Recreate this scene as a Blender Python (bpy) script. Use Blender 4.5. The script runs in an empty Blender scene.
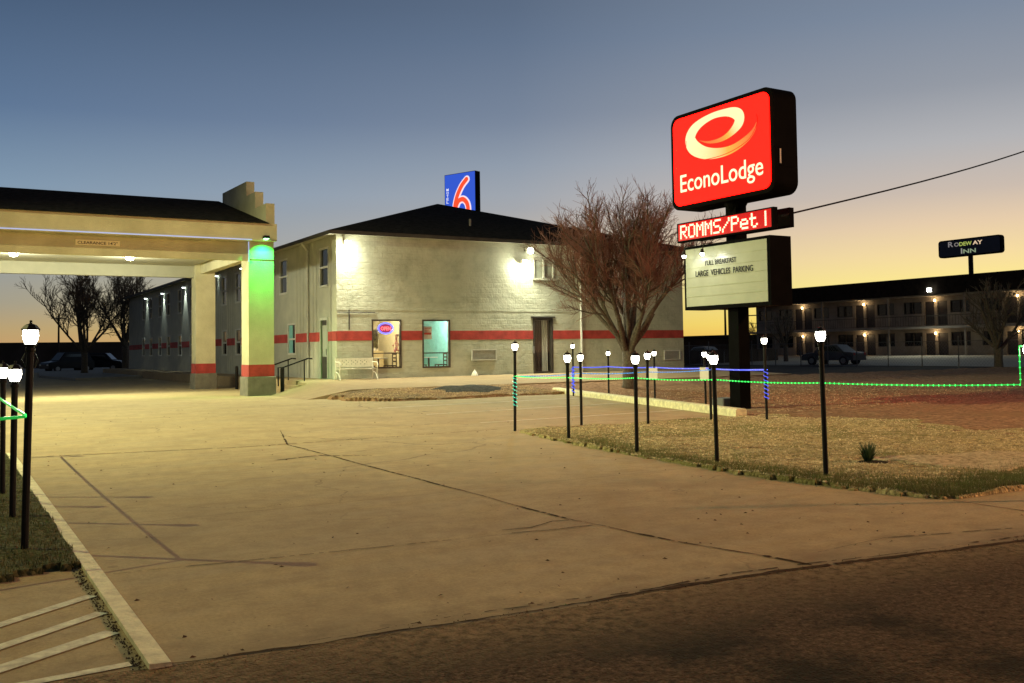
import bpy, math, random
from mathutils import Vector, Matrix
R_ = math.radians
scn = bpy.context.scene
col = scn.collection
rng = random.Random(7)

# ------------------------------------------------------------------ materials
def sl(r, g, b):
    f = lambda c: (c/255)/12.92 if c/255 <= .04045 else ((c/255+.055)/1.055)**2.4
    return (f(r), f(g), f(b))

class NT:
    def __init__(s, m): s.t = m.node_tree; s.n = s.t.nodes; s.l = s.t.links
    def node(s, t, **k):
        n = s.n.new(t)
        for a, v in k.items(): setattr(n, a, v)
        return n
    def link(s, a, b): s.l.new(a, b)
    def math(s, op, a, b=None):
        n = s.node('ShaderNodeMath', operation=op)
        for i, v in enumerate((a, b)):
            if v is None: continue
            if isinstance(v, (int, float)): n.inputs[i].default_value = v
            else: s.link(v, n.inputs[i])
        return n.outputs[0]
    def noise(s, vec, scale, detail=4, rough=.55):
        n = s.node('ShaderNodeTexNoise'); n.inputs['Scale'].default_value = scale
        n.inputs['Detail'].default_value = detail; n.inputs['Roughness'].default_value = rough
        s.link(vec, n.inputs['Vector']); return n.outputs['Fac']
    def ramp(s, fac, stops):
        n = s.node('ShaderNodeValToRGB'); e = n.color_ramp.elements
        while len(e) < len(stops): e.new(.5)
        for i, (p, c) in enumerate(stops):
            e[i].position = p; e[i].color = (*c, 1) if len(c) == 3 else c
        s.link(fac, n.inputs[0]); return n.outputs[0]
    def mix(s, fac, a, b, mode='MIX'):
        n = s.node('ShaderNodeMix', data_type='RGBA', blend_type=mode)
        for sock, v in ((n.inputs[0], fac), (n.inputs[6], a), (n.inputs[7], b)):
            if isinstance(v, (int, float)): sock.default_value = v
            elif isinstance(v, tuple): sock.default_value = (*v, 1)
            else: s.link(v, sock)
        return n.outputs[2]

def newmat(name):
    m = bpy.data.materials.new(name); m.use_nodes = True
    return m

def mat(name, c, rough=.7, var=.12, vs=3., bump=.0, bs=40., metal=0., c2=None, stretch=None, coat=0., spec=.5):
    m = newmat(name); t = NT(m); b = t.n['Principled BSDF']
    tc = t.node('ShaderNodeTexCoord'); v = tc.outputs['Object']
    if stretch:
        mp = t.node('ShaderNodeMapping'); mp.inputs['Scale'].default_value = stretch
        t.link(v, mp.inputs[0]); v = mp.outputs[0]
    c2 = c2 or tuple(x*(1-var*2) for x in c)
    hi = tuple(min(1, x*(1+var)) for x in c)
    f = t.noise(v, vs, 6, .6)
    t.link(t.ramp(f, [(.3, c2), (.7, hi)]), b.inputs['Base Color'])
    b.inputs['Roughness'].default_value = rough; b.inputs['Metallic'].default_value = metal
    b.inputs['Coat Weight'].default_value = coat; b.inputs['Specular IOR Level'].default_value = spec
    if bump:
        bn = t.node('ShaderNodeBump'); bn.inputs['Strength'].default_value = bump; bn.inputs['Distance'].default_value = .02
        t.link(t.noise(v, bs, 4), bn.inputs['Height']); t.link(bn.outputs[0], b.inputs['Normal'])
    return m

def emat(name, c, s=1.):
    m = newmat(name); t = NT(m); b = t.n['Principled BSDF']
    b.inputs['Base Color'].default_value = (*[min(1, x*.5) for x in c], 1)
    b.inputs['Emission Color'].default_value = (*c, 1); b.inputs['Emission Strength'].default_value = s
    b.inputs['Roughness'].default_value = .3
    return m

def concrete(name, base, dark, joints=(), crack=True, streak=True):
    m = newmat(name); t = NT(m); b = t.n['Principled BSDF']
    v = t.node('ShaderNodeTexCoord').outputs['Object']
    sx = t.node('ShaderNodeSeparateXYZ'); t.link(v, sx.inputs[0])
    big = t.noise(v, .22, 5, .6); mid = t.noise(v, 1.6, 6, .65); fine = t.noise(v, 45, 3, .6)
    mp = t.node('ShaderNodeMapping'); mp.inputs['Scale'].default_value = (.5, 3.5, 1); t.link(v, mp.inputs[0])
    st = t.noise(mp.outputs[0], 1.1, 6, .6)
    c = t.ramp(big, [(.3, tuple(x*.82 for x in base)), (.7, tuple(x*1.1 for x in base))])
    c = t.mix(t.ramp(mid, [(.42, (1, 1, 1)), (.62, (0, 0, 0))]), c, t.mix(.5, c, tuple(dark)))
    if streak: c = t.mix(t.math('MULTIPLY', t.ramp(st, [(.45, (0, 0, 0)), (.75, (1, 1, 1))]), .35), c, tuple(x*1.25 for x in base))
    c = t.mix(.32, c, t.ramp(fine, [(.25, tuple(x*.45 for x in base)), (.75, tuple(x*1.5 for x in base))]))
    # oil spots
    vo = t.node('ShaderNodeTexVoronoi'); vo.inputs['Scale'].default_value = 1.3; t.link(v, vo.inputs['Vector'])
    spot = t.math('LESS_THAN', vo.outputs['Distance'], .045)
    c = t.mix(t.math('MULTIPLY', spot, .45), c, tuple(x*.4 for x in dark))
    dirt = t.node('ShaderNodeTexVoronoi'); dirt.inputs['Scale'].default_value = 9; t.link(v, dirt.inputs['Vector'])
    c = t.mix(t.math('MULTIPLY', t.math('MULTIPLY', t.math('LESS_THAN', dirt.outputs['Distance'], .07), t.math('GREATER_THAN', mid, .52)), .6), c, tuple(x*.35 for x in dark))
    wob = t.math('MULTIPLY', t.math('SUBTRACT', t.noise(v, 1.4, 6, .7), .5), .22)
    wob2 = t.math('MULTIPLY', t.math('SUBTRACT', t.noise(v, 1.4, 6, .7), .5), .03)
    for axis, pos, wid, w in joints:
        d = t.math('ABSOLUTE', t.math('SUBTRACT', t.math('ADD', sx.outputs[axis], wob if w else wob2), pos))
        k = t.math('LESS_THAN', d, wid)
        k = t.math('MULTIPLY', k, t.ramp(t.noise(v, 2.3, 3), [(.36, (0, 0, 0)), (.5, (1, 1, 1))]) if w else .55)
        c = t.mix(t.math('MULTIPLY', k, .8), c, tuple(x*.4 for x in dark))
    if crack:
        mp2 = t.node('ShaderNodeMapping'); t.link(v, mp2.inputs[0])
        nv = t.node('ShaderNodeTexNoise'); nv.inputs['Scale'].default_value = .9; nv.inputs['Detail'].default_value = 7; t.link(v, nv.inputs['Vector'])
        ad = t.node('ShaderNodeVectorMath', operation='MULTIPLY_ADD'); ad.inputs[1].default_value = (1.1, 1.1, 0)
        t.link(nv.outputs['Color'], ad.inputs[0]); t.link(v, ad.inputs[2])
        vc = t.node('ShaderNodeTexVoronoi', feature='DISTANCE_TO_EDGE'); vc.inputs['Scale'].default_value = .2; t.link(ad.outputs[0], vc.inputs['Vector'])
        k = t.math('MULTIPLY', t.math('LESS_THAN', vc.outputs['Distance'], .0022), t.ramp(big, [(.45, (0, 0, 0)), (.55, (1, 1, 1))]))
        c = t.mix(t.math('MULTIPLY', k, .75), c, tuple(x*.35 for x in dark))
    b.inputs['Specular IOR Level'].default_value = .2
    if joints:
        e_ = t.math('ADD', t.math('ADD', sx.outputs[1], t.math('MULTIPLY', sx.outputs[0], .05)), t.math('MULTIPLY', t.math('SUBTRACT', t.noise(v, 2.2, 7, .75), .5), -1.6))
        k = t.ramp(t.math('SUBTRACT', e_, 4.4), [(.1, (1, 1, 1)), (.75, (0, 0, 0))])
        c = t.mix(t.math('MULTIPLY', k, .85), c, tuple(x*.5 for x in dark))
        gy = t.ramp(t.noise(mp.outputs[0], .55, 8, .68), [(.42, (0, 0, 0)), (.62, (1, 1, 1))]); c = t.mix(t.math('MULTIPLY', gy, .45), c, (.41, .345, .22))
        wr = t.ramp(t.noise(v, 5.5, 8, .72), [(.46, (0, 0, 0)), (.70, (1, 1, 1))]); c = t.mix(t.math('MULTIPLY', wr, .40), c, tuple(x*.8 for x in dark))
        pt = t.ramp(t.noise(v, .7, 8, .7), [(.50, (0, 0, 0)), (.66, (1, 1, 1))]); c = t.mix(t.math('MULTIPLY', pt, .45), c, tuple(dark))
        sp_ = t.ramp(t.noise(v, 90, 2, .5), [(.60, (0, 0, 0)), (.72, (1, 1, 1))]); c = t.mix(t.math('MULTIPLY', sp_, .5), c, tuple(x*.55 for x in dark))
    t.link(c, b.inputs['Base Color'])
    b.inputs['Roughness'].default_value = .85
    bn = t.node('ShaderNodeBump'); bn.inputs['Strength'].default_value = .35; bn.inputs['Distance'].default_value = .01
    t.link(t.math('ADD', fine, t.math('MULTIPLY', mid, 2)), bn.inputs['Height']); t.link(bn.outputs[0], b.inputs['Normal'])
    return m

def gravel(name, cols, scale=28, bump=.8, patch=None, pscale=.5, bdist=.03):
    m = newmat(name); t = NT(m); b = t.n['Principled BSDF']
    v = t.node('ShaderNodeTexCoord').outputs['Object']
    vo = t.node('ShaderNodeTexVoronoi'); vo.inputs['Scale'].default_value = scale; t.link(v, vo.inputs['Vector'])
    sp = t.node('ShaderNodeSeparateColor'); t.link(vo.outputs['Color'], sp.inputs[0])
    n = len(cols)
    c = t.ramp(sp.outputs[0], [(i/(n-1), cols[i]) for i in range(n)])
    c = t.mix(.55, c, t.ramp(t.noise(v, scale*.35, 6, .75), [(.3, tuple(x*.35 for x in cols[0])), (.7, tuple(x*1.25 for x in cols[-1]))]))
    if patch: c = t.mix(t.ramp(t.noise(v, pscale, 6, .65), [(.46, (0, 0, 0)), (.6, (.85, .85, .85))]), c, patch)
    t.link(c, b.inputs['Base Color']); b.inputs['Roughness'].default_value = .95; b.inputs['Specular IOR Level'].default_value = .1
    bn = t.node('ShaderNodeBump'); bn.inputs['Strength'].default_value = bump; bn.inputs['Distance'].default_value = bdist
    h = t.math('ADD', t.math('MULTIPLY', vo.outputs['Distance'], -1.), t.math('MULTIPLY', t.noise(v, scale*.3, 5), 2.))
    t.link(h, bn.inputs['Height']); t.link(bn.outputs[0], b.inputs['Normal'])
    return m

CREAM = (.50, .48, .34)
M = dict(
 concrete=concrete('worn tan concrete', (.53, .415, .215), (.29, .215, .115),
    joints=[(0, 12.3, .012, 0)] + [(1, y, .010, 0) for y in (8.9, 11.2, 20.3, 24.8, 29.3, 33.8, 38, 43)] + [(0, x, .012, 0) for x in (-3, -7)]),
 walk=concrete('pale walkway concrete', (.37, .275, .155), (.22, .16, .09), crack=False),
 kerbp=mat('chipped cream kerb paint', (.88, .82, .52), .8, .16, 9, .5, 30),
 stripe_paint=mat('worn white road paint', (.88, .80, .58), .8, .25, 9, .2, 60),
 faint_paint=mat('faded parking line paint', (.85, .78, .58), .85, .2, 5),
 road=gravel('old brown asphalt', [(.016, .010, .005), (.066, .043, .023), (.20, .135, .078)], 62, .9, (.026, .024, .014), 1.1, .012),
 lawn=gravel('dry gravelly lawn', [(.07, .06, .025), (.38, .31, .13), (.80, .66, .34)], 24, 1.0, (.24, .23, .085), .45),
 glawn=gravel('greenish lawn soil', [(.05, .055, .025), (.09, .10, .04), (.17, .17, .08)], 24, 1.0),
 bed=gravel('brown gravel mulch', [(.15, .09, .045), (.28, .18, .09), (.45, .30, .16)], 14, 1.0, (.17, .13, .08), .7),
 field=gravel('brown field dirt', [(.10, .06, .035), (.30, .175, .095), (.54, .33, .19)], 16, .9, (.30, .19, .10), .25),
 ground=gravel('dark plain earth', [(.05, .04, .03), (.08, .06, .045), (.10, .08, .06)], 3, .4),
 cool=concrete('grey far concrete', (.30, .29, .25), (.18, .17, .15), crack=False),
 stucco=None,
 siding=mat('ribbed grey siding', (.46, .46, .37), .8, .07, 1.4, .25, 9, c2=(.38, .385, .315)),
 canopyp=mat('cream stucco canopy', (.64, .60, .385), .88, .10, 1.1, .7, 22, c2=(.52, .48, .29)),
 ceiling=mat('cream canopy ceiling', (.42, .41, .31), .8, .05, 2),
 red=mat('red stripe paint', (.46, .055, .045), .8, .22, 2.2, .5, 12),
 basegrey=mat('grey base paint', (.20, .19, .145), .8, .15, 4, .3, 30),
 shingle=mat('dark roof shingles', (.030, .028, .022), .95, .35, 5, .7, 12, stretch=(1, 1, 5), spec=.03),
 fascia=mat('dark eave trim', (.05, .045, .04), .7, .2),
 soffit=mat('pale soffit', (.42, .41, .33), .8, .1),
 black=mat('black painted metal', (.010, .010, .010), .5, .2, 20, spec=.2),
 signblack=mat('black sign cabinet', (.004, .004, .004), .6, .2, 3, spec=.02),
 whitem=mat('white painted metal', (.90, .88, .76), .55, .08, 10),
 frame=mat('white window frame', (.62, .62, .55), .5, .08, 8),
 bronze=mat('bronze door frame', (.06, .05, .04), .5, .2),
 glass=None,
 dkglass=mat('dark window glass', (.012, .016, .018), .08, .3, 2),
 bark=mat('grey brown bark', (.13, .105, .075), .95, .25, 14, .9, 40, c2=(.05, .042, .03)),
 twig=mat('reddish bare twigs', (.26, .135, .10), .9, .25, 2),
 dktwig=mat('dark bare twigs', (.19, .15, .10), .9, .25, 2),
 greenleaf=mat('dark green blades', (.05, .10, .03), .7, .3, 8),
 grassb=mat('short green grass', (.10, .14, .045), .8, .4, 3, c2=(.16, .14, .06)),
 plaster=mat('interior cream paint', (.60, .52, .34), .8, .08, 3),
 teal=mat('interior teal paint', (.22, .52, .50), .8, .1, 3),
 wood=mat('dark brown wood', (.06, .035, .02), .5, .3, 8),
 paper=mat('white paper', (.75, .74, .68), .8, .03, 8),
 curtain=mat('brown curtain', (.09, .055, .04), .9, .3, 3, stretch=(8, 8, .3)),
 palecurtain=mat('pale grey curtain', (.50, .50, .44), .9, .2, 3, stretch=(8, 8, .3)),
 mwall=mat('pale motel wall', (.34, .29, .24), .9, .12, 2),
 mroof=mat('brown mansard roof', (.03, .022, .016), .95, .25, 3, spec=.05),
 mdoor=mat('dark motel door', (.035, .028, .03), .6, .2),
 bulbw=emat('warm white lantern glass', (1, .95, .78), 26),
 carp=mat('dark car paint', (.008, .009, .011), .4, .1, 4, spec=.25),
 silver=mat('grey car paint', (.08, .085, .09), .4, .1, 4, spec=.3),
 rubber=mat('tyre rubber', (.015, .015, .015), .85, .1),
 alloy=mat('alloy wheel', (.35, .35, .35), .4, .1, metal=.6),
 chain=mat('galvanised fence steel', (.16, .15, .14), .6, .2, metal=.3),
 stone=mat('grey cast box', (.20, .20, .19), .8, .15),
 darkbld=mat('dark distant wall', (.075, .058, .048), .9, .2, .3, spec=.05),
 hill=mat('distant hill', (.035, .028, .028), 1, .2, .02, spec=0.),
)
g = newmat('clear window glass'); t = NT(g); b = t.n['Principled BSDF']; t.n.remove(b)
tr = t.node('ShaderNodeBsdfTransparent'); gs = t.node('ShaderNodeBsdfGlossy'); gs.inputs['Roughness'].default_value = .02
mx = t.node('ShaderNodeMixShader'); mx.inputs[0].default_value = .07; t.link(tr.outputs[0], mx.inputs[1]); t.link(gs.outputs[0], mx.inputs[2]); t.link(mx.outputs[0], t.n['Material Output'].inputs[0])
M['glass'] = g

m = newmat('painted block wall'); t = NT(m); b = t.n['Principled BSDF']
v = t.node('ShaderNodeTexCoord').outputs['Object']; sx = t.node('ShaderNodeSeparateXYZ'); t.link(v, sx.inputs[0])
cb = t.node('ShaderNodeCombineXYZ'); t.link(sx.outputs[0], cb.inputs[0]); t.link(sx.outputs[2], cb.inputs[1])
bk = t.node('ShaderNodeTexBrick'); t.link(cb.outputs[0], bk.inputs[0])
for k_, v_ in (('Scale', 1.), ('Mortar Size', .012), ('Brick Width', .42), ('Row Height', .21), ('Bias', 0.), ('Mortar Smooth', .6)): bk.inputs[k_].default_value = v_
bk.inputs['Color1'].default_value = (.48, .49, .38, 1); bk.inputs['Color2'].default_value = (.41, .405, .30, 1); bk.inputs['Mortar'].default_value = (.37, .365, .27, 1)
mott = t.noise(v, 1.3, 7, .7)
t.link(t.mix(.75, t.mix(.5, bk.outputs['Color'], (.49, .49, .375)), t.ramp(mott, [(.32, (.32, .33, .25)), (.5, (.48, .49, .385)), (.72, (.58, .59, .465))])), b.inputs['Base Color'])
b.inputs['Roughness'].default_value = .85
bn = t.node('ShaderNodeBump'); bn.inputs['Strength'].default_value = .8; bn.inputs['Distance'].default_value = .03
t.link(t.math('ADD', t.math('MULTIPLY', bk.outputs['Fac'], -.35), t.math('ADD', t.noise(v, 7, 4), t.math('MULTIPLY', t.noise(v, 2.2, 5), 1.2))), bn.inputs['Height']); t.link(bn.outputs[0], b.inputs['Normal'])
M['stucco'] = m
# road: sandy strip along the broken concrete edge
m = M['road']; t = NT(m); b = t.n['Principled BSDF']; src = b.inputs['Base Color'].links[0].from_socket
v = t.node('ShaderNodeTexCoord').outputs['Object']; sx = t.node('ShaderNodeSeparateXYZ'); t.link(v, sx.inputs[0])
k = t.math('ADD', t.math('ADD', sx.outputs[1], t.math('MULTIPLY', sx.outputs[0], .06)), t.math('MULTIPLY', t.math('SUBTRACT', t.noise(v, 1.1, 6, .7), .5), 1.6))
k = t.ramp(t.math('MULTIPLY', t.math('SUBTRACT', k, 3.75), .9), [(.15, (0, 0, 0)), (.9, (1, 1, 1))])
k = t.math('MULTIPLY', k, t.ramp(t.noise(v, 14, 5, .7), [(.35, (.2, .2, .2)), (.58, (1, 1, 1))]))
t.link(t.mix(k, src, (.30, .215, .115)), b.inputs['Base Color'])

# ------------------------------------------------------------------ mesh helpers
class MB:
    def __init__(s): s.v = []; s.f = []; s.mi = []; s.cur = 0; s.cols = None
    def add(s, vs, fs):
        o = len(s.v); s.v += [tuple(x) for x in vs]
        s.f += [tuple(i+o for i in f) for f in fs]; s.mi += [s.cur]*len(fs); return s
    def box(s, x0, x1, y0, y1, z0, z1, bev=0):
        if x0 > x1: x0, x1 = x1, x0
        if y0 > y1: y0, y1 = y1, y0
        if not bev:
            return s.add([(x, y, z) for z in (z0, z1) for (x, y) in ((x0, y0), (x1, y0), (x1, y1), (x0, y1))],
              [(3, 2, 1, 0), (4, 5, 6, 7), (0, 1, 5, 4), (1, 2, 6, 5), (2, 3, 7, 6), (3, 0, 4, 7)])
        b = bev; o = [(x0+b, y0), (x1-b, y0), (x1, y0+b), (x1, y1-b), (x1-b, y1), (x0+b, y1), (x0, y1-b), (x0, y0+b)]
        i_ = [(x0+b, y0+b), (x1-b, y0+b), (x1-b, y0+b), (x1-b, y1-b), (x1-b, y1-b), (x0+b, y1-b), (x0+b, y1-b), (x0+b, y0+b)]
        rings = [[(x, y, z0) for x, y in o], [(x, y, z1-b) for x, y in o], [(x, y, z1) for x, y in i_]]
        vs = sum(rings, []); fs = [tuple(range(7, -1, -1)), tuple(range(16, 24))]
        for r in range(2):
            for k in range(8): fs.append((r*8+k, r*8+(k+1) % 8, r*8+8+(k+1) % 8, r*8+8+k))
        return s.add(vs, fs)
    def tube(s, pts, rad, n=6, cap=True):
        pts = [Vector(p) for p in pts]
        if isinstance(rad, (int, float)): rad = [rad]*len(pts)
        vs = []; fs = []; prev = None
        for i, p in enumerate(pts):
            d = (pts[min(i+1, len(pts)-1)]-pts[max(i-1, 0)])
            if d.length < 1e-7: d = Vector((0, 0, 1))
            d.normalize()
            if prev is None:
                a = Vector((1, 0, 0)) if abs(d.x) < .8 else Vector((0, 1, 0)); u = d.cross(a).normalized()
            else: u = (prev-d*prev.dot(d)).normalized()
            prev = u; w = d.cross(u)
            for k in range(n):
                an = 2*math.pi*k/n; vs.append(p+(u*math.cos(an)+w*math.sin(an))*rad[i])
        for i in range(len(pts)-1):
            for k in range(n): fs.append((i*n+k, i*n+(k+1) % n, (i+1)*n+(k+1) % n, (i+1)*n+k))
        if cap: fs += [tuple(range(n-1, -1, -1)), tuple(range((len(pts)-1)*n, len(pts)*n))]
        return s.add(vs, fs)
    def lathe(s, cx, cy, prof, n=12):
        vs = []; fs = []
        for r, z in prof:
            for k in range(n): a = 2*math.pi*k/n; vs.append((cx+r*math.cos(a), cy+r*math.sin(a), z))
        m = len(prof)
        for i in range(m-1):
            for k in range(n): fs.append((i*n+k, i*n+(k+1) % n, (i+1)*n+(k+1) % n, (i+1)*n+k))
        fs += [tuple(range(n-1, -1, -1)), tuple(range((m-1)*n, m*n))]
        return s.add(vs, fs)
    def prism(s, poly, f0, f1):
        """poly 2D; f0/f1 map (a,b)->3D for the two ends"""
        n = len(poly); vs = [f0(*p) for p in poly]+[f1(*p) for p in poly]
        fs = [tuple(range(n)), tuple(range(2*n-1, n-1, -1))]+[(i, (i+1) % n, n+(i+1) % n, n+i) for i in range(n)]
        return s.add(vs, fs)
    def pz(s, poly, z0, z1): return s.prism(poly, lambda a, b: (a, b, z0), lambda a, b: (a, b, z1))
    def px(s, poly, x0, x1): return s.prism(poly, lambda a, b: (x0, a, b), lambda a, b: (x1, a, b))
    def py(s, poly, y0, y1): return s.prism(poly, lambda a, b: (a, y0, b), lambda a, b: (a, y1, b))
    def build(s, name, m, parent=None, smooth=False, fix=True):
        me = bpy.data.meshes.new(name); off = parent_world(parent) if parent else Vector((0, 0, 0))
        me.from_pydata([tuple(Vector(v)-off) for v in s.v], [], s.f)
        for x in (m if isinstance(m, (list, tuple)) else [m]): me.materials.append(x)
        if any(s.mi): me.polygons.foreach_set('material_index', s.mi)
        me.update()
        if fix:
            import bmesh
            bm = bmesh.new(); bm.from_mesh(me); bmesh.ops.recalc_face_normals(bm, faces=bm.faces); bm.to_mesh(me); bm.free()
        if smooth: me.polygons.foreach_set('use_smooth', [True]*len(me.polygons))
        o = bpy.data.objects.new(name, me); col.objects.link(o)
        if parent: o.parent = parent
        return o

def parent_world(p):
    v = Vector((0, 0, 0))
    while p: v += p.location; p = p.parent
    return v
def thing(name, loc, label, cat, group=None):
    o = bpy.data.objects.new(name, None); o.empty_display_size = .2; col.objects.link(o); o.location = loc
    return tag(o, label, cat, group)
def tag(o, label, cat, group=None, kind=None):
    o['label'] = label; o['category'] = cat
    if group: o['group'] = group
    if kind: o['kind'] = kind
    return o
def struct(o, kind='structure', label=None):
    o['kind'] = kind
    if label: o['label'] = label
    return o

def text_verts(s, extrude=.0, bold=0.):
    cu = bpy.data.curves.new('lettering', 'FONT'); cu.body = s; cu.extrude = extrude; cu.offset = bold; cu.resolution_u = 4
    o = bpy.data.objects.new('lettering', cu); col.objects.link(o)
    bpy.context.view_layer.update()
    me = bpy.data.meshes.new_from_object(o.evaluated_get(bpy.context.evaluated_depsgraph_get()))
    vs = [v.co.copy() for v in me.vertices]; fs = [tuple(p.vertices) for p in me.polygons]
    bpy.data.objects.remove(o); bpy.data.meshes.remove(me); bpy.data.curves.remove(cu)
    return vs, fs
def text_mb(mb, s, origin, u, n, width, cap, thick=.01, bold=0.):
    """fit text in width x cap height; origin = lower left of the caps on the plane; u = reading direction; n = outward normal"""
    vs, fs = text_verts(s, .5, bold)
    x0 = min(v.x for v in vs); x1 = max(v.x for v in vs)
    sx = width/(x1-x0); sy = cap/.73; u = Vector(u); n = Vector(n); o = Vector(origin); up = Vector((0, 0, 1))
    mb.add([o+u*((v.x-x0)*sx)+up*(v.y*sy)+n*(v.z*thick+thick*.5) for v in vs], fs)
    return mb

def wall_grid(mb, a0, a1, z0, z1, holes, put):
    """rectangles covering [a0,a1]x[z0,z1] minus holes (ha0,ha1,hz0,hz1); put(a,b,c,d) adds the block"""
    xs = sorted({a0, a1, *[h[0] for h in holes], *[h[1] for h in holes]}); xs = [x for x in xs if a0 <= x <= a1]
    for i in range(len(xs)-1):
        m = (xs[i]+xs[i+1])/2; hs = sorted([(max(h[2], z0), min(h[3], z1)) for h in holes if h[0] < m < h[1] and h[3] > z0 and h[2] < z1])
        z = z0
        for h0, h1 in hs:
            if h0 > z+1e-4: put(xs[i], xs[i+1], z, h0)
            z = max(z, h1)
        if z < z1-1e-4: put(xs[i], xs[i+1], z, z1)

def grid_sheet(poly_in, x0, x1, y0, y1, step, zf):
    mb = MB(); nx = int((x1-x0)/step)+1; ny = int((y1-y0)/step)+1; idx = {}
    for j in range(ny+1):
        for i in range(nx+1):
            x = x0+i*step; y = y0+j*step
            idx[i, j] = len(mb.v); mb.v.append((x, y, zf(x, y)))
    for j in range(ny):
        for i in range(nx):
            if poly_in(x0+(i+.5)*step, y0+(j+.5)*step):
                mb.f.append((idx[i, j], idx[i+1, j], idx[i+1, j+1], idx[i, j+1])); mb.mi.append(0)
    cnt = {}
    for f in mb.f:
        for k in range(4): e_ = (f[k], f[(k+1) % 4]); cnt[tuple(sorted(e_))] = cnt.get(tuple(sorted(e_)), 0)+1
    for f in list(mb.f):
        for k in range(4):
            a, b = f[k], f[(k+1) % 4]
            if cnt[tuple(sorted((a, b)))] == 1:
                o = len(mb.v); A, B = mb.v[a], mb.v[b]; cx = sum(mb.v[q][0] for q in f)/4; cy = sum(mb.v[q][1] for q in f)/4
                dx, dy = (A[0]+B[0])/2-cx, (A[1]+B[1])/2-cy
                mb.v += [(A[0]+dx*.35, A[1]+dy*.35, -.012), (B[0]+dx*.35, B[1]+dy*.35, -.012)]
                mb.f.append((a, o, o+1, b)); mb.mi.append(0)
    return mb

def spot(name, loc, target, power, color, size=120, blend=.8, rad=.12, parent=None):
    l = bpy.data.lights.new(name, 'SPOT'); l.energy = power; l.color = color; l.spot_size = R_(size); l.spot_blend = blend; l.shadow_soft_size = rad
    o = bpy.data.objects.new(name, l); col.objects.link(o)
    if parent: o.parent = parent; o.location = Vector(loc)-parent_world(parent)
    else: o.location = loc
    o.rotation_euler = (Vector(target)-Vector(loc)).to_track_quat('-Z', 'Y').to_euler()
    return o
def point(name, loc, power, color, rad=.08, parent=None):
    l = bpy.data.lights.new(name, 'POINT'); l.energy = power; l.color = color; l.shadow_soft_size = rad
    o = bpy.data.objects.new(name, l); col.objects.link(o)
    if parent: o.parent = parent; o.location = Vector(loc)-parent_world(parent)
    else: o.location = loc
    return o

# ------------------------------------------------------------------ camera
cam = bpy.data.cameras.new('camera'); co = bpy.data.objects.new('camera', cam); col.objects.link(co); scn.camera = co
cam.sensor_width = 36; cam.lens = 33.75; cam.clip_end = 3000; cam.clip_start = .05
cam.shift_y = -30.06/1024
co.matrix_world = Matrix.Translation((0, 0, 1.45)) @ Matrix.Rotation(R_(-30.8), 4, 'Z') @ Matrix.Rotation(R_(92.3), 4, 'X') @ Matrix.Rotation(R_(-.85), 4, 'Z')

# ------------------------------------------------------------------ world: clear dusk sky, glow in the east-north-east
w = bpy.data.worlds.new('World'); scn.world = w; w.use_nodes = True; t = NT(w); bg = t.n['Background']
v = t.node('ShaderNodeTexCoord').outputs['Generated']
sx = t.node('ShaderNodeSeparateXYZ'); t.link(v, sx.inputs[0]); X, Y, Z = sx.outputs
h = t.math('SQRT', t.math('ADD', t.math('MULTIPLY', X, X), t.math('MULTIPLY', Y, Y)))
sa = R_(64)
ca = t.math('DIVIDE', t.math('ADD', t.math('MULTIPLY', X, math.sin(sa)), t.math('MULTIPLY', Y, math.cos(sa))), t.math('MAXIMUM', h, .001))
zr = t.math('MAXIMUM', Z, 0.)
cR = t.ramp(zr, [(0, (.93, .50, .085)), (.023, (1.0, .74, .14)), (.055, (1.0, .83, .27)), (.085, (.93, .72, .36)), (.115, (.80, .61, .41)), (.145, (.60, .505, .43)), (.19, (.45, .45, .465)), (.24, (.30, .325, .375)), (.31, (.20, .25, .335)), (.5, (.07, .10, .15)), (1, (.015, .022, .04))])
cL = t.ramp(zr, [(0, (.60, .33, .13)), (.025, (.50, .36, .17)), (.05, (.385, .345, .25)), (.10, (.29, .335, .36)), (.16, (.22, .315, .425)), (.23, (.115, .185, .305)), (.34, (.060, .102, .18)), (.5, (.025, .04, .07)), (1, (.012, .018, .035))])
dark = t.ramp(zr, [(0, (.10, .085, .09)), (.1, (.07, .075, .09)), (.3, (.03, .04, .06)), (1, (.012, .018, .035))])
f1 = t.ramp(ca, [(0, (0, 0, 0)), (.48, (0, 0, 0)), (.70, (.2, .2, .2)), (.84, (.40, .40, .40)), (.92, (.76, .76, .76)), (.99, (1, 1, 1))])
f0 = t.ramp(t.math('ADD', t.math('MULTIPLY', ca, .5), .5), [(.1, (0, 0, 0)), (.74, (1, 1, 1))])
sky = t.mix(f1, t.mix(f0, dark, cL), cR)
t.link(sky, bg.inputs[0]); bg.inputs[1].default_value = 1.0

# ------------------------------------------------------------------ ground
struct(MB().add([(-600, -400, -.03), (900, -400, -.03), (900, 1200, -.03), (-600, 1200, -.03)], [(0, 1, 2, 3)]).build('ground', M['ground']))
lot = [(.95, 3.9), (60, 3.9), (60, 6.6), (9.7, 6.6), (9.7, 13.6), (14.2, 13.6), (18, 27.6), (18, 30), (11.0, 34.4), (12.8, 100), (-50, 100), (-50, 16.3), (.95, 16.3)]
struct(MB().add([(x, y, 0) for x, y in lot], [tuple(range(len(lot)))]).build('concrete_lot', M['concrete']))
# concrete apron left of the kerb ribbon
struct(MB().add([(-30, 3.9, -.001), (.949, 3.9, -.001), (.949, 7.9, -.001), (-30, 7.9, -.001)], [(0, 1, 2, 3)]).build('apron', M['concrete']))
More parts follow.
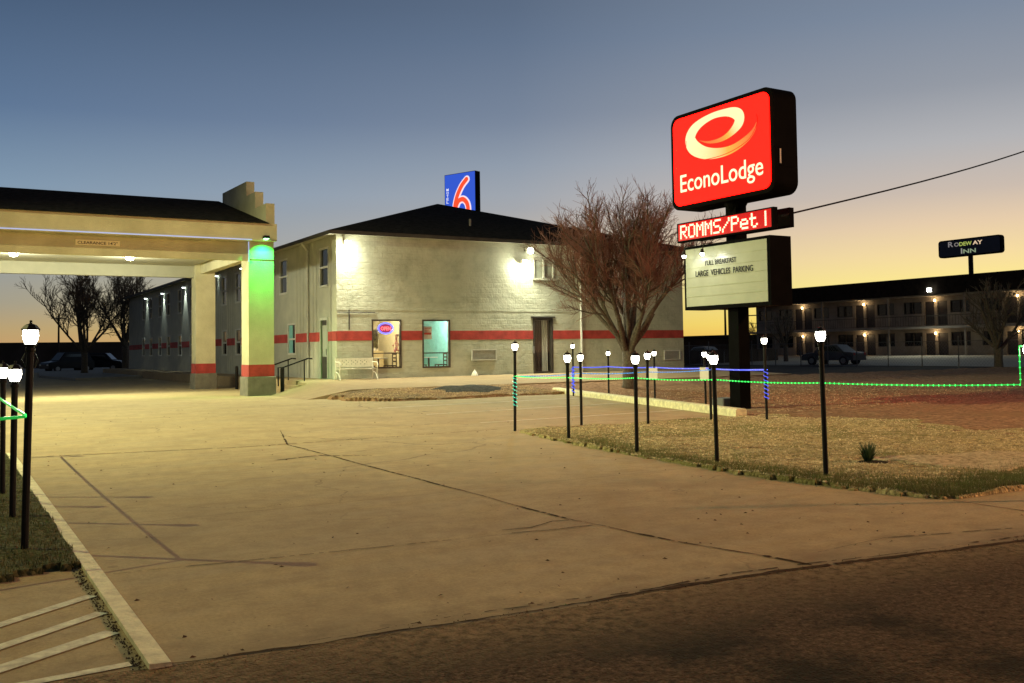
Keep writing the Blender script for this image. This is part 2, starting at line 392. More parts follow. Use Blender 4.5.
# street with ragged edge
mb = MB(); xs = [-60+.05*i for i in range(int(130/.05))]; e = []
EDGE = [(-60, 4.8), (.64, 4.78), (1.52, 4.66), (2.75, 4.58), (4.0, 4.53), (4.8, 4.45), (5.64, 4.34), (6.8, 4.17), (9, 4.0), (80, 4.0)]
def edge_y(x):
    for i in range(len(EDGE)-1):
        if EDGE[i][0] <= x <= EDGE[i+1][0]: k = (x-EDGE[i][0])/(EDGE[i+1][0]-EDGE[i][0]); return EDGE[i][1]*(1-k)+EDGE[i+1][1]*k
    return 4.0
r2 = random.Random(3); n1 = 0
for x in xs:
    n1 = n1*.90+r2.uniform(-.012, .012); base = edge_y(x)-.02
    e.append((x, base+n1, .003))
for i in range(len(e)-1):
    a, b_ = e[i], e[i+1]
    mb.add([(a[0], -40, .003), (b_[0], -40, .003), b_, a], [(0, 1, 2, 3)])
struct(mb.build('street', M['road'], fix=False))
# rubble and grit along the broken edge (uncountable)
mb = MB(); r2 = random.Random(5)
for i in range(1500):
    x = r2.uniform(.5, 9) if i % 3 else r2.uniform(-2, 14)
    y = edge_y(x)+r2.gauss(-.04, .06)
    if i % 2 == 0: y -= abs(r2.gauss(0, .8))
    s = r2.uniform(.002, .0055); z = .003
    p = [(x+r2.uniform(-s, s), y+r2.uniform(-s, s), z-.002), (x+s*1.4, y+r2.uniform(-s, s), z-.002), (x+r2.uniform(-s, s), y+s*1.4, z-.002), (x, y, z+s)]
    mb.add(p, [(0, 1, 3), (1, 2, 3), (2, 0, 3)])
for i in range(700):
    y = r2.uniform(4.7, 8.2); x = .81+r2.gauss(0, .018)+.012*math.sin(y*9); s = r2.uniform(.002, .007)
    mb.add([(x-s, y-s, 0), (x+s, y-s, 0), (x, y+s, 0), (x, y, s*1.2)], [(0, 1, 3), (1, 2, 3), (2, 0, 3)])
struct(mb.build('loose_grit', mat('brown grit', (.20, .13, .07), .95, .5, 20, c2=(.05, .03, .02))), 'stuff')
# open joints and breaks in the paving, filled with dirt; ragged break along the road
def break_line(pts, wmin, wmax, wob, seed, gap=0.):
    r = random.Random(seed); mb = MB(); off = 0; wd = wmin; on = True
    path = []
    for i in range(len(pts)-1):
        a, b = Vector(pts[i]), Vector(pts[i+1]); n = max(1, int((b-a).length/.035))
        for k in range(n): path.append(a.lerp(b, k/n))
    path.append(Vector(pts[-1])); L = []
    for i, p in enumerate(path):
        d = (path[min(i+1, len(path)-1)]-path[max(i-1, 0)]).normalized(); n = Vector((-d.y, d.x))
        off = off*.93+r.uniform(-wob, wob); wd = max(wmin, min(wmax, wd+r.uniform(-1, 1)*(wmax-wmin)*.22))
        if r.random() < .03: wd = wmax*r.uniform(.8, 1.5)
        L.append((p+n*(off+wd*.5), p+n*(off-wd*.5)))
    for i in range(len(L)-1):
        if r.random() < gap: continue
        a, b = L[i], L[i+1]; mb.add([(*a[0], .005), (*a[1], .005), (*b[1], .005), (*b[0], .005)], [(0, 1, 2, 3)])
    return mb
mb = break_line([(4.75, 15.0), (4.62, 6.9)], .010, .030, .004, 3, .10)
for q in (break_line([(4.62, 6.9), (4.7, 5.9), (4.95, 4.5)], .008, .035, .006, 4, .1), break_line([(1.1, 15.6), (3.99, 15.05), (8.8, 15.3)], .012, .035, .004, 5, .15), break_line([(1.0, 6.9), (3.1, 6.66), (4.6, 6.5)], .004, .014, .004, 6, .25),
    break_line([(3.9, 6.75), (4.15, 6.72), (4.45, 6.85), (4.6, 6.82)], .012, .035, .004, 7), break_line([(3.9, 6.60), (4.25, 6.52), (4.62, 6.5)], .01, .03, .004, 8), break_line([(5.5, 17.8), (4.75, 15.0)], .008, .03, .004, 9, .15),
    break_line([(5.3, 4.75), (6.1, 4.8), (7.2, 4.5)], .004, .014, .004, 10, .2), break_line([(8.05, 5.6), (8.0, 4.6), (7.9, 4.2)], .008, .018, .002, 12, .05),
    break_line([(x, edge_y(x)+.015) for x in [.9+.2*k for k in range(60)]], .012, .055, .008, 13, .02), break_line([(x, edge_y(x)+.10+.03*math.sin(x*3)) for x in [1.6+.2*k for k in range(30)]], .004, .018, .008, 14, .35),
    break_line([(2.0, 9.5), (2.6, 9.0), (3.0, 9.2)], .003, .008, .006, 16, .3), break_line([(3.9, 12.9), (4.6, 13.1), (5.2, 12.6)], .01, .04, .010, 17, .25)):
    mb.add(q.v, q.f)
struct(mb.build('paving_cracks', mat('dirt in the cracks', (.075, .048, .024), .95, .4, 30, c2=(.03, .018, .01), spec=.05), fix=False))
# scattered leaf scraps (uncountable)
mb = MB(); r2 = random.Random(77)
for i in range(520):
    x = r2.uniform(1.0, 12); y = 4.7+r2.random()**1.6*22
    if y < 14.5 and x > 7.9: continue
    s_ = r2.uniform(.006, .022); a = r2.uniform(0, 6.3)
    mb.add([(x+s_*math.cos(a), y+s_*math.sin(a), .004), (x+s_*.5*math.cos(a+1.6), y+s_*.5*math.sin(a+1.6), .004+s_*.5), (x-s_*math.cos(a), y-s_*math.sin(a), .006), (x+s_*.4*math.cos(a-1.6), y+s_*.4*math.sin(a-1.6), .004)], [(0, 1, 2, 3)])
struct(mb.build('leaf_scraps', mat('dry leaf scraps', (.10, .055, .025), .9, .4, 9), fix=False), 'stuff')
# cream kerb ribbon
mb = MB()
ys = [4.72+.35*i for i in range(34)]
for i in range(len(ys)-1):
    a, c = ys[i], ys[i+1]; ka = .84+.002*(a-4.7); kb = .84+.002*(c-4.7)
    mb.add([(ka, a, .0), (kb, c, .0), (kb, c, .028), (ka, a, .028), (ka+.098, a, .022), (kb+.098, c, .022), (ka+.103, a, -.001), (kb+.103, c, -.001)],
       [(0, 1, 2, 3), (3, 2, 5, 4), (4, 5, 7, 6)])
mb.add([(.84, 4.72, 0), (.84, 4.72, .028), (.938, 4.72, .022), (.943, 4.72, 0)], [(0, 1, 2, 3)])
struct(mb.build('painted_kerb', M['kerbp']))
# hatch stripes on the apron
mb = MB()
for (x0, y0, x1, y1, wd) in [(-.60, 5.25, .80, 6.36, .085), (-.60, 4.83, .80, 5.91, .085), (-.36, 4.72, .79, 5.47, .11), (-.6, 4.76, .78, 4.86, .07)]:
    d = Vector((x1-x0, y1-y0)).normalized(); n = Vector((-d.y, d.x))*wd*.5
    if y0 < 4.9 and y1 > 5.2:
        x0, y0 = x0-d.x*.02, y0
    mb.add([(x0+n.x, y0+n.y, .004), (x0-n.x, y0-n.y, .004), (x1-n.x, y1-n.y, .004), (x1+n.x, y1+n.y, .004)], [(0, 1, 2, 3)])
struct(mb.build('hatch_markings', M['stripe_paint']))

def hn(x, y, s=1.):
    return .018+s*(.012*math.sin(x*2.1+y*1.3)+.010*math.sin(x*5.3-y*3.7)+.008*math.sin(y*7.9+x*1.1)+.006*math.sin(x*13+y*11))
# left lawn
def smooth_edge(x, y): return 0
def left_in(x, y): return x < .835+.02*math.sin(y*9) and y > 7.0+.35*max(0, x)+.04*math.sin(x*14)+.03*math.sin(x*31) and y < 16.3
struct(grid_sheet(left_in, -9, .84, 6.9, 16.4, .06, lambda x, y: .022+hn(x, y)).build('grass_verge', M['glawn'], fix=False))
# right lawn
wpts = [(5.55, 8.35), (5.75, 8.0), (6.1, 7.93), (7.0, 7.84), (7.8, 7.8), (9.0, 7.9), (10.2, 8.03), (12, 8.28), (13.6, 8.6), (14.85, 8.85)]
def wedge(y):
    for i in range(len(wpts)-1):
        if wpts[i][0] <= y <= wpts[i+1][0]:
            k = (y-wpts[i][0])/(wpts[i+1][0]-wpts[i][0]); return wpts[i][1]*(1-k)+wpts[i+1][1]*k
    return 8.85
def right_in(x, y):
    if y < 5.62+.03*math.sin(x*11)+.01*(x-8.5): return False
    if x > 15.2+.5*math.sin(y*1.7)+.2*math.sin(y*5): return False
    if y < 14.62: return x > wedge(y)+.03*math.sin(y*13)+.02*math.sin(y*37)
    return False
struct(grid_sheet(right_in, 7.75, 20, 5.55, 14.7, .07, lambda x, y: .02+hn(x, y)).build('gravel_lawn', M['lawn'], fix=False))
# field east of the parking kerb, banked up gently to the walkway
def fz(x, y):
    k = max(0, min(1, (y-26.2)/2.8))*max(0, min(1, (x-10.1)/1.6)); return .016+hn(x, y, .9)+.185*k
def bedl(y): return 10.55+.08*math.sin(y*5)+max(0, 27.0-y)*.9
def field_in(x, y):
    if y < 14.62: return x > 14.2 and y > 5.62
    kx = 14.15+(y-14.6)*(17.9-14.15)/12.9
    if y < 25.9+.12*math.sin(x*1.3)+.06*math.sin(x*4.1): return x > kx+.08
    return x > bedl(y)
struct(grid_sheet(field_in, 10, 47, 5.55, 29.1, .2, fz).build('field', M['field'], fix=False))
struct(grid_sheet(lambda x, y: x > bedl(y)+.03 and y > 25.95+.12*math.sin(x*1.3), 10, 17.4, 25.8, 29.05, .1, lambda x, y: fz(x, y)+.02+hn(x*3, y*3, .5)).build('gravel_bed', M['bed'], fix=False))
# dark patch of mulch
mb = MB()
N = 40; mb.v.append((14.9, 28.0, .30))
for rr, zz in ((.6, .19), (1., -.02)):
    for k in range(N):
        a = 2*math.pi*k/N; q = rr*(1+.08*math.sin(3*a+1)+.05*math.sin(7*a))
        X_, Y_ = 14.9+1.4*q*math.cos(a), 27.9+1.05*q*math.sin(a); mb.v.append((X_, Y_, fz(X_, Y_)+(.12 if rr < 1 else .0)))
for k in range(N): mb.f.append((0, 1+k, 1+(k+1) % N)); mb.mi.append(0)
for k in range(N): mb.f.append((1+k, 1+N+k, 1+N+(k+1) % N, 1+(k+1) % N)); mb.mi.append(0)
tag(mb.build('mulch_mound', gravel('dark mulch', [(.03, .03, .025), (.05, .05, .04), (.09, .085, .07)], 16), smooth=True), 'low dark mound of mulch on the gravel bed before the lobby windows', 'mound')
# walkway: gently sloping slab in front and along the wing
def kx_(x): return max(0, min(1, (x-9.8)/1.5))
def wkz(x, y): return (.265+(y-29.0)/(33.98-29.0)*.195)*kx_(x) if y < 32.9 or x > 11.05 else -.02
mb = grid_sheet(lambda x, y: True, 9.75, 31.0, 29.0, 33.9, .1, wkz)
for k in range(212):
    x = 9.75+.1*k; mb.add([(x, 29.0, -.02), (x+.1, 29.0, -.02), (x+.1, 29.0, wkz(x+.1, 29.0)), (x, 29.0, wkz(x, 29.0))], [(0, 1, 2, 3)])
struct(mb.build('front_walkway', M['walk'], fix=False))
struct(MB().box(11.1, 12.65, 33.99, 82, -.02, .452).build('side_walkway', M['walk']))
mb = MB()
mb.box(10.75, 11.09, 33.2, 35.6, -.02, .15); mb.box(10.92, 11.09, 33.2, 35.6, .15, .30)
tag(mb.build('entrance_steps', M['walk']), 'pale concrete steps at the side entrance beside the canopy column', 'steps')

# parking lines
mb = MB()
for (a, b_) in [((9.3, 16.9), (15.3, 17.2)), ((9.6, 20), (16.0, 20.5)), ((9.7, 23.1), (16.6, 23.5)), ((2.2, 38), (9, 40)), ((-1, 52), (10.5, 54))]:
    d = Vector((b_[0]-a[0], b_[1]-a[1])).normalized(); n = Vector((-d.y, d.x))*.05
    mb.add([(a[0]+n.x, a[1]+n.y, .005), (a[0]-n.x, a[1]-n.y, .005), (b_[0]-n.x, b_[1]-n.y, .005), (b_[0]+n.x, b_[1]+n.y, .005)], [(0, 1, 2, 3)])
struct(mb.build('parking_lines', M['faint_paint']))
# concrete parking kerb (long cream beam)
a = Vector((14.12, 14.72)); b_ = Vector((17.75, 27.2)); d = (b_-a).normalized(); n = Vector((d.y, -d.x))
mb = MB()
sec = [(0, -.01), (0, .13), (.03, .16), (.22, .16), (.25, .13), (.25, -.01)]
r2 = random.Random(2)
for k in range(5):
    p = a+d*((b_-a).length*k/5+.01); q = a+d*((b_-a).length*(k+1)/5-.012); dz = r2.uniform(-.008, .008)
    mb.prism(sec, lambda s_, z, p=p, dz=dz: (p.x+n.x*s_, p.y+n.y*s_, z+dz), lambda s_, z, q=q, dz=dz: (q.x+n.x*s_, q.y+n.y*s_, z+dz))
struct(mb.build('parking_kerb', M['kerbp']))
# island by the far wing
mb = MB(); isl = [(6.9, 62.2), (13.2, 66), (13.9, 100), (8.0, 100), (6.0, 75)]
mb.pz(isl, -.02, .15); struct(mb.build('kerb_island', M['cool']))
struct(MB().add([(-50, 100, .0), (60, 100, .0), (60, 135, .0), (-50, 135, .0)], [(0, 1, 2, 3)]).build('far_car_park', M['cool']))
# rodeway car park
struct(MB().add([(54.5, 20, .0), (78, 20, .42), (78, 76, .42), (54.5, 76, .0)], [(0, 1, 2, 3)]).build('motel_car_park', concrete('pale motel concrete', (.46, .40, .32), (.28, .24, .19), crack=False)))

# grass blades (uncountable)
def blades(name, n, fn, m, hmin, hmax):
    mb = MB(); r2 = random.Random(11); k = 0
    while k < n:
        p = fn(r2)
        if p is None: continue
        x, y, z = p; a = r2.uniform(0, 6.3); w_ = r2.uniform(.002, .005); hh = r2.uniform(hmin, hmax); l = r2.uniform(-.6, .6)*hh
        dx, dy = math.cos(a)*w_, math.sin(a)*w_
        mb.v += [(x-dx, y-dy, z), (x+dx, y+dy, z), (x+l*math.sin(a), y-l*math.cos(a), z+hh)]
        o = len(mb.v)-3; mb.f.append((o, o+1, o+2)); mb.mi.append(0); k += 1
    return struct(mb.build(name, m, fix=False), 'stuff')
def fl(r):
    x = r.uniform(-1.2, .86); y = 7+(r.random()**1.5)*9
    return (x, y, .015+hn(x, y)) if left_in(x, y) else None
blades('verge_grass', 26000, fl, M['grassb'], .015, .05)
def fr(r):
    y = r.uniform(5.6, 14.5); x = wedge(y)+abs(r.gauss(0, .55)) if r.random() < .65 else r.uniform(8, 15)
    if r.random() < .4: y = 5.65+abs(r.gauss(0, .35)); x = r.uniform(8, 13)
    if not right_in(x, y) or math.sin(x*1.9+y*.7)+math.sin(y*2.3-x)+r.uniform(-1.6, 1.6) < -.2: return None
    return (x, y, .012+hn(x, y))
blades('lawn_grass', 30000, fr, mat('olive grass', (.15, .155, .055), .85, .3, 3, c2=(.22, .18, .08)), .012, .04)
def fd(r):
    x = 8+r.random()**1.2*20; y = r.uniform(5.7, 14.5) if r.random() < .6 else r.uniform(15, 27)
    if y > 14.6 and x < 14.6+(y-14.6)*.3: return None
    return (x, y, .012+hn(x, y)) if (right_in(x, y) or y > 14.6) else None
blades('dry_litter', 26000, fd, mat('straw litter', (.30, .23, .12), .9, .4, 3, c2=(.12, .08, .05)), .008, .035)

def pebbles(name, n, fn, m, smin, smax):
    mb = MB(); r2 = random.Random(31); k = 0
    while k < n:
        p = fn(r2)
        if p is None: continue
        x, y, z = p; s_ = r2.uniform(smin, smax); a = r2.uniform(0, 6.3); o = len(mb.v)
        for q in range(4): mb.v.append((x+s_*math.cos(a+q*1.57)*r2.uniform(.7, 1.2), y+s_*math.sin(a+q*1.57)*r2.uniform(.7, 1.2), z-.004))
        mb.v.append((x, y, z+s_*.7)); mb.f += [(o, o+1, o+4), (o+1, o+2, o+4), (o+2, o+3, o+4), (o+3, o, o+4)]; mb.mi += [0]*4; k += 1
    return struct(mb.build(name, m, fix=False), 'stuff')
def fp(r):
    y = r.uniform(5.7, 14.5); x = wedge(y)+r.random()**1.4*11
    return (x, y, .018+hn(x, y)) if right_in(x, y) else None
pebbles('lawn_pebbles', 26000, fp, mat('pale lawn pebbles', (.66, .56, .33), .9, .5, 9, c2=(.14, .11, .06)), .007, .026)
def fp2(r):
    x = r.uniform(14.5, 30); y = r.uniform(14.7, 25.8)
    return (x, y, .014+hn(x, y, .9)) if field_in(x, y) else None
pebbles('field_pebbles', 6000, fp2, mat('brown field pebbles', (.5, .36, .22), .9, .5, 9, c2=(.12, .08, .05)), .01, .035)
def fp3(r):
    x = r.uniform(10.6, 17.4); y = r.uniform(26, 28.95)
    return (x, y, fz(x, y)+.03) if x > bedl(y)+.1 else None
pebbles('bed_pebbles', 5000, fp3, mat('tan bed pebbles', (.55, .40, .22), .9, .5, 9, c2=(.14, .09, .05)), .012, .04)
def fg(r):
    if r.random() < .6: x = r.uniform(7.9, 11.5); y = 5.65+abs(r.gauss(0, .42))
    else: y = r.uniform(5.7, 12); x = wedge(y)+abs(r.gauss(0, .28))
    return (x, y, .012+hn(x, y)) if right_in(x, y) else None
blades('front_grass', 26000, fg, mat('front edge grass', (.13, .17, .05), .85, .4, 4, c2=(.20, .17, .07)), .02, .06)
struct(grid_sheet(lambda x, y: (x-y*-.0) > 9.95+.05*math.sin(y*5)+max(0, 8.2-y)*.05 and 6.55+.08*math.sin(x*3)-(x-10)*.15 < y < 8.1-(x-10)*.42+.08*math.sin(x*4), 9.8, 13.2, 5.7, 8.5, .07, lambda x, y: .032+hn(x, y)).build('painted_light_strip', gravel('gravel with painted light', [(.30, .24, .13), (.55, .46, .27), (.80, .68, .42)], 26, .8), fix=False))  # band of light across the lawn, painted in as paler ground
# small spiky plant
mb = MB(); r2 = random.Random(4)
for k in range(130):
    a = r2.uniform(0, 6.3); l = r2.uniform(.12, .28); o_ = r2.uniform(.02, .12); x, y = 9.71, 7.89
    p0 = Vector((x+math.cos(a)*.02, y+math.sin(a)*.02, .0)); p1 = Vector((x+math.cos(a)*o_*.6, y+math.sin(a)*o_*.6, l*.65)); p2 = Vector((x+math.cos(a)*o_, y+math.sin(a)*o_, l))
    mb.tube([p0, p1, p2], [.006, .005, .001], 3)
tag(mb.build('spiky_plant', M['greenleaf']), 'small spiky green plant in its dark ring on the gravel lawn', 'plant')
mb = MB(); mb.lathe(9.75, 7.85, [(.22, .0), (.17, .03), (.08, .035), (.02, .035)], 18)  # low dark disc round the plant foot
struct(mb.build('dark_ring', gravel('dark ring surface', [(.02, .02, .015), (.04, .035, .025), (.06, .05, .03)], 30)))

# ------------------------------------------------------------------ motel wing and front block
YW, XL, XR, ZB, ZT = 34.0, 12.67, 29.45, .30, 5.86
bld = thing('motel_building', (XL, YW, 0), 'two storey grey cream motel with red stripe and dark hip roof', 'building')
wins_front = [(14.06, 15.28, .82, 2.69), (16.17, 17.39, .80, 2.69)]
fdoor = (21.27, 22.26, .44, 2.78)
upw = (21.33, 22.38, 4.42, 5.30)
mb = MB()
wall_grid(mb, XL, XR, ZB, ZT, wins_front+[fdoor, upw], lambda a, b, c, d: mb.box(a, b, YW, YW+.22, c, d))
mb.build('front_wall', M['stucco'], bld)
sw = [(35.35, .85, 1), (40.45, 1.1, 1)]+[(y, 1.05, 1) for y in (47.75, 50.4, 55.1, 57.9, 61.2, 64.6, 67.4, 70.6, 73.4)]
side_holes = []
lowers = [(39.3, 1.05)]+[(y, 1.05) for y in (47.75, 50.4, 55.1, 57.9, 61.2, 64.6, 67.4, 70.6, 73.4)]
uppers = [(35.3, 1.0), (40.4, 1.1)]+[(y, 1.05) for y in (47.75, 50.4, 55.1, 57.9, 61.2, 64.6, 67.4, 70.6, 73.4)]
for y, wd in uppers: side_holes.append((y-wd/2, y+wd/2, 3.97, 5.50))
for y, wd in lowers: side_holes.append((y-wd/2, y+wd/2, 1.38, 2.70))
sdoor = (34.92, 35.78, .46, 2.80); side_holes.append(sdoor)
mb = MB()
wall_grid(mb, YW+.221, 79.5, ZB, ZT, side_holes, lambda a, b, c, d: mb.box(XL, XL+.2, a, b, c, d))
# shallow vertical ribs as part of the siding
y = 34.6
while y < 58:
    if not any(h[0]-.06 < y < h[1]+.06 for h in side_holes): mb.box(XL-.012, XL+.01, y-.018, y+.018, ZB+.2, ZT-.05)
    y += .4
mb.build('side_wall', M['siding'], bld)
MB().box(XR-.2, XR, YW+.221, 79.5, ZB, ZT).build('rear_wall', M['stucco'], bld)
MB().box(XL, XR, 79.51, 79.7, ZB, ZT).build('end_wall', M['siding'], bld)
# red stripe, broken at openings
mb = MB()
wall_grid(mb, XL-.012, XR, 1.89, 2.25, wins_front+[fdoor], lambda a, b, c, d: mb.box(a, b, YW-.012, YW+.003, c, d))
mb.build('red_stripe', M['red'], bld); mb = MB()
wall_grid(mb, YW-.012, 79.5, 1.89, 2.25, side_holes, lambda a, b, c, d: mb.box(XL-.014, XL+.003, a, b, c, d))
mb.build('red_stripe', M['red'], bld)
# block courses: thin score line and conduit
mb = MB(); mb.box(XL, XR, YW-.010, YW-.001, 3.03, 3.06); mb.build('ledge_trim', M['stucco'], bld)
# roof: eave slab, hip planes
ex0, ex1, ey0, ey1 = XL-.42, XR+.42, YW-.45, 80.1
ax = (ex0+ex1)/2; ay = ey0+(ax-ex0); az = 8.72
mb = MB()
e0 = 5.97
P = [(ex0, ey0, e0), (ex1, ey0, e0), (ex1, ey1, e0), (ex0, ey1, e0), (ax, ay, az), (ax, ey1-(ax-ex0), az)]
mb.add(P, [(0, 1, 4), (1, 2, 5, 4), (2, 3, 5), (3, 0, 4, 5), (3, 2, 1, 0)])
mb.build('roof', M['shingle'], bld)
mb = MB(); mb.box(ex0, ex1, ey0, ey0+.03, 5.83, 5.968); mb.box(ex0, ex0+.03, ey0+.031, ey1, 5.83, 5.968); mb.box(ex1-.03, ex1, ey0+.031, ey1, 5.83, 5.968)
mb.build('fascia', M['fascia'], bld)
mb = MB(); mb.box(ex0+.031, ex1-.031, ey0+.031, YW-.001, 5.862, 5.9); mb.box(ex0+.031, XL-.001, YW, ey1, 5.862, 5.9)
mb.build('soffit', M['soffit'], bld)
mb = MB(); mb.tube([(19.6, 36.3, 6.7), (19.6, 36.3, 7.12)], .05, 8); mb.build('vent_pipe', M['soffit'], bld)
# gutter + downpipes
mb = MB(); mb.tube([(23.7, YW-.05, .46), (23.7, YW-.05, 5.86)], .045, 8)
mb.build('downpipe', M['frame'], bld)
mb = MB(); mb.tube([(XL-.05, 37.1, .46), (XL-.05, 37.1, 5.5), (XL-.3, 37.1, 5.85)], .045, 8); mb.build('downpipe', M['frame'], bld)
mb = MB(); mb.tube([(XL-.05, 45.3, .46), (XL-.05, 45.3, 5.5), (XL-.3, 45.3, 5.85)], .045, 8); mb.build('downpipe', M['frame'], bld)
mb = MB(); mb.tube([(13.15, YW-.03, 3.05), (13.15, YW-.03, 2.3)], .02, 6); mb.tube([(12.7, YW-.03, 2.95), (14.2, YW-.03, 2.95)], .015, 6); mb.build('conduit', M['fascia'], bld)
# side windows
def side_window(y, wd, z0, z1, lit=False):
    f = MB(); x = XL-.02
    f.box(x, XL+.1, y-wd/2, y-wd/2+.07, z0, z1); f.box(x, XL+.1, y+wd/2-.07, y+wd/2, z0, z1)
    f.box(x, XL+.1, y-wd/2+.07, y+wd/2-.07, z1-.07, z1); f.box(x-.02, XL+.1, y-wd/2+.07, y+wd/2-.07, z0, z0+.08)
    zm = (z0+z1)/2; f.box(x+.01, XL+.1, y-wd/2+.07, y+wd/2-.07, zm-.035, zm+.035)
    o = f.build('window', M['frame'], bld)
    MB().box(XL+.05, XL+.06, y-wd/2+.06, y+wd/2-.06, z0+.06, z1-.06).build('pane', M['dkglass'], o)
    return o
for y, wd in uppers: side_window(y, wd, 3.97, 5.50)
for y, wd in lowers: side_window(y, wd, 1.38, 2.70)
# white shutter panel beside lower near window is a pale blind
MB().box(XL+.03, XL+.045, 39.3, 39.75, 1.46, 2.62).build('blind', M['teal'], bld)
# side door
f = MB(); f.box(XL-.03, XL+.1, 34.92, 35.0, .46, 2.8); f.box(XL-.03, XL+.1, 35.7, 35.78, .46, 2.8); f.box(XL-.03, XL+.1, 35.0, 35.7, 2.7, 2.8)
d = MB().box(XL+.02, XL+.06, 35.0, 35.7, .47, 2.7); dd = d.build('door', M['bronze'], bld)
f.build('door_frame', M['frame'], dd); MB().box(XL+.01, XL+.019, 35.12, 35.58, 1.3, 2.5).build('pane', M['palecurtain'], dd)
MB().box(XL-.02, XL+.02, 35.1, 35.14, 1.35, 1.6).build('handle', M['alloy'], dd)
# front door with curtain
a0, a1, c0, c1 = fdoor
d = MB(); d.box(a0+.09, a1-.09, YW+.06, YW+.07, c0+.1, c1-.09); dd = d.build('door', M['glass'], bld)
f = MB(); f.box(a0, a0+.09, YW-.02, YW+.15, c0, c1); f.box(a1-.09, a1, YW-.02, YW+.15, c0, c1); f.box(a0+.09, a1-.09, YW-.02, YW+.15, c1-.09, c1); f.box(a0+.09, a1-.09, YW-.02, YW+.15, c0, c0+.1)
f.build('door_frame', M['bronze'], dd)
def wavy(x0, x1, y, z0, z1, n=10):
    mb = MB(); m = n*6
    for k in range(m+1):
        x = x0+(x1-x0)*k/m; yy = y+.025*math.sin(k*2*math.pi/6)
        mb.v += [(x, yy, z0), (x, yy, z1)]
    for k in range(m): mb.f.append((2*k, 2*k+2, 2*k+3, 2*k+1)); mb.mi.append(0)
    return mb
wavy(a0+.1, a0+.52, YW+.16, c0+.05, c1-.1, 5).build('curtain', M['curtain'], dd)
wavy(a0+.52, a0+.80, YW+.14, c0+.05, c1-.1, 3).build('curtain', M['palecurtain'], dd)
MB().box(a0+.79, a1-.09, YW+.2, YW+.21, c0+.05, c1-.1).build('blind', M['curtain'], dd)
MB().box(a0-.04, a0+.03, YW-.06, YW-.021, 1.3, 1.6).build('handle', M['alloy'], dd)
MB().box(a0-.1, a1+.1, YW-.06, YW-.0005, c1+.001, c1+.06).build('lintel', M['fascia'], dd)
# upper window of front wall, blind with wire guard
a0, a1, c0, c1 = upw
f = MB(); f.box(a0, a0+.07, YW-.03, YW+.1, c0, c1); f.box(a1-.07, a1, YW-.03, YW+.1, c0, c1); f.box(a0+.07, a1-.07, YW-.03, YW+.1, c1-.07, c1); f.box(a0-.05, a1+.05, YW-.08, YW-.031, c0-.06, c0+.03); f.box((a0+a1)/2-.03, (a0+a1)/2+.03, YW-.02, YW+.1, c0+.031, c1-.07); f.box(a0+.07, a1-.07, YW-.02, YW+.1, c0, c0+.03)
o = f.build('window', M['soffit'], bld); MB().box(a0+.06, a1-.06, YW+.05, YW+.06, c0+.02, c1-.06).build('pane', mat('dull glass', (.34, .35, .27), .4, .1), o)
# lobby interior behind the two windows
room = MB(); room.cur = 0
room.box(13.0, 21.2, 38.6, 38.7, .42, 3.2); room.box(12.9, 13.0, YW+.23, 38.6, .42, 3.2); room.box(21.2, 21.25, YW+.9, 38.6, .42, 3.2)
room.box(13.0, 21.2, YW+.23, 38.6, 3.12, 3.2); room.box(13.0, 21.2, YW+.23, 38.6, .4, .46)
room.build('lobby_room', M['plaster'], bld)
MB().box(18.3, 18.4, YW+.6, 38.5, .47, 3.1).build('teal_partition', M['teal'], bld)
MB().box(16.25, 16.35, YW+.9, 38.5, .47, 3.1).build('partition', M['plaster'], bld)
point('lobby_lamp_light', (14.7, 36.0, 2.85), 300, (1, .93, .62), .2, bld); point('lobby_lamp_light', (17.3, 35.6, 2.85), 240, (.95, 1, .88), .2, bld)
for (a0, a1, c0, c1) in wins_front:
    f = MB(); f.box(a0, a0+.06, YW-.02, YW+.1, c0, c1); f.box(a1-.06, a1, YW-.02, YW+.1, c0, c1); f.box(a0+.06, a1-.06, YW-.02, YW+.1, c1-.06, c1); f.box(a0+.06, a1-.06, YW-.02, YW+.1, c0, c0+.06); f.box(a0+.06, a1-.06, YW, YW+.1, c0+.56, c0+.60)
    o = f.build('window', M['bronze'], bld); MB().box(a0+.05, a1-.05, YW+.05, YW+.058, c0+.05, c1-.05).build('pane', M['glass'], o)
# AC grille units
for x0, x1, z0, z1 in ((18.33, 19.5, 1.05, 1.50), (28.25, 29.2, .9, 1.34)):
    g_ = MB(); g_.box(x0, x1, YW-.06, YW-.013, z0, z0+.05); g_.box(x0, x1, YW-.06, YW-.013, z1-.05, z1); g_.box(x0, x0+.05, YW-.06, YW-.013, z0+.05, z1-.05); g_.box(x1-.05, x1, YW-.06, YW-.013, z0+.05, z1-.05)
    z = z0+.08
    while z < z1-.07: g_.box(x0+.05, x1-.05, YW-.045, YW-.02, z, z+.02); z += .045
    o = g_.build('air_conditioner', M['frame'], bld)
    MB().box(x0+.051, x1-.051, YW-.018, YW-.001, z0+.051, z1-.051).build('grille_back', M['basegrey'], o)

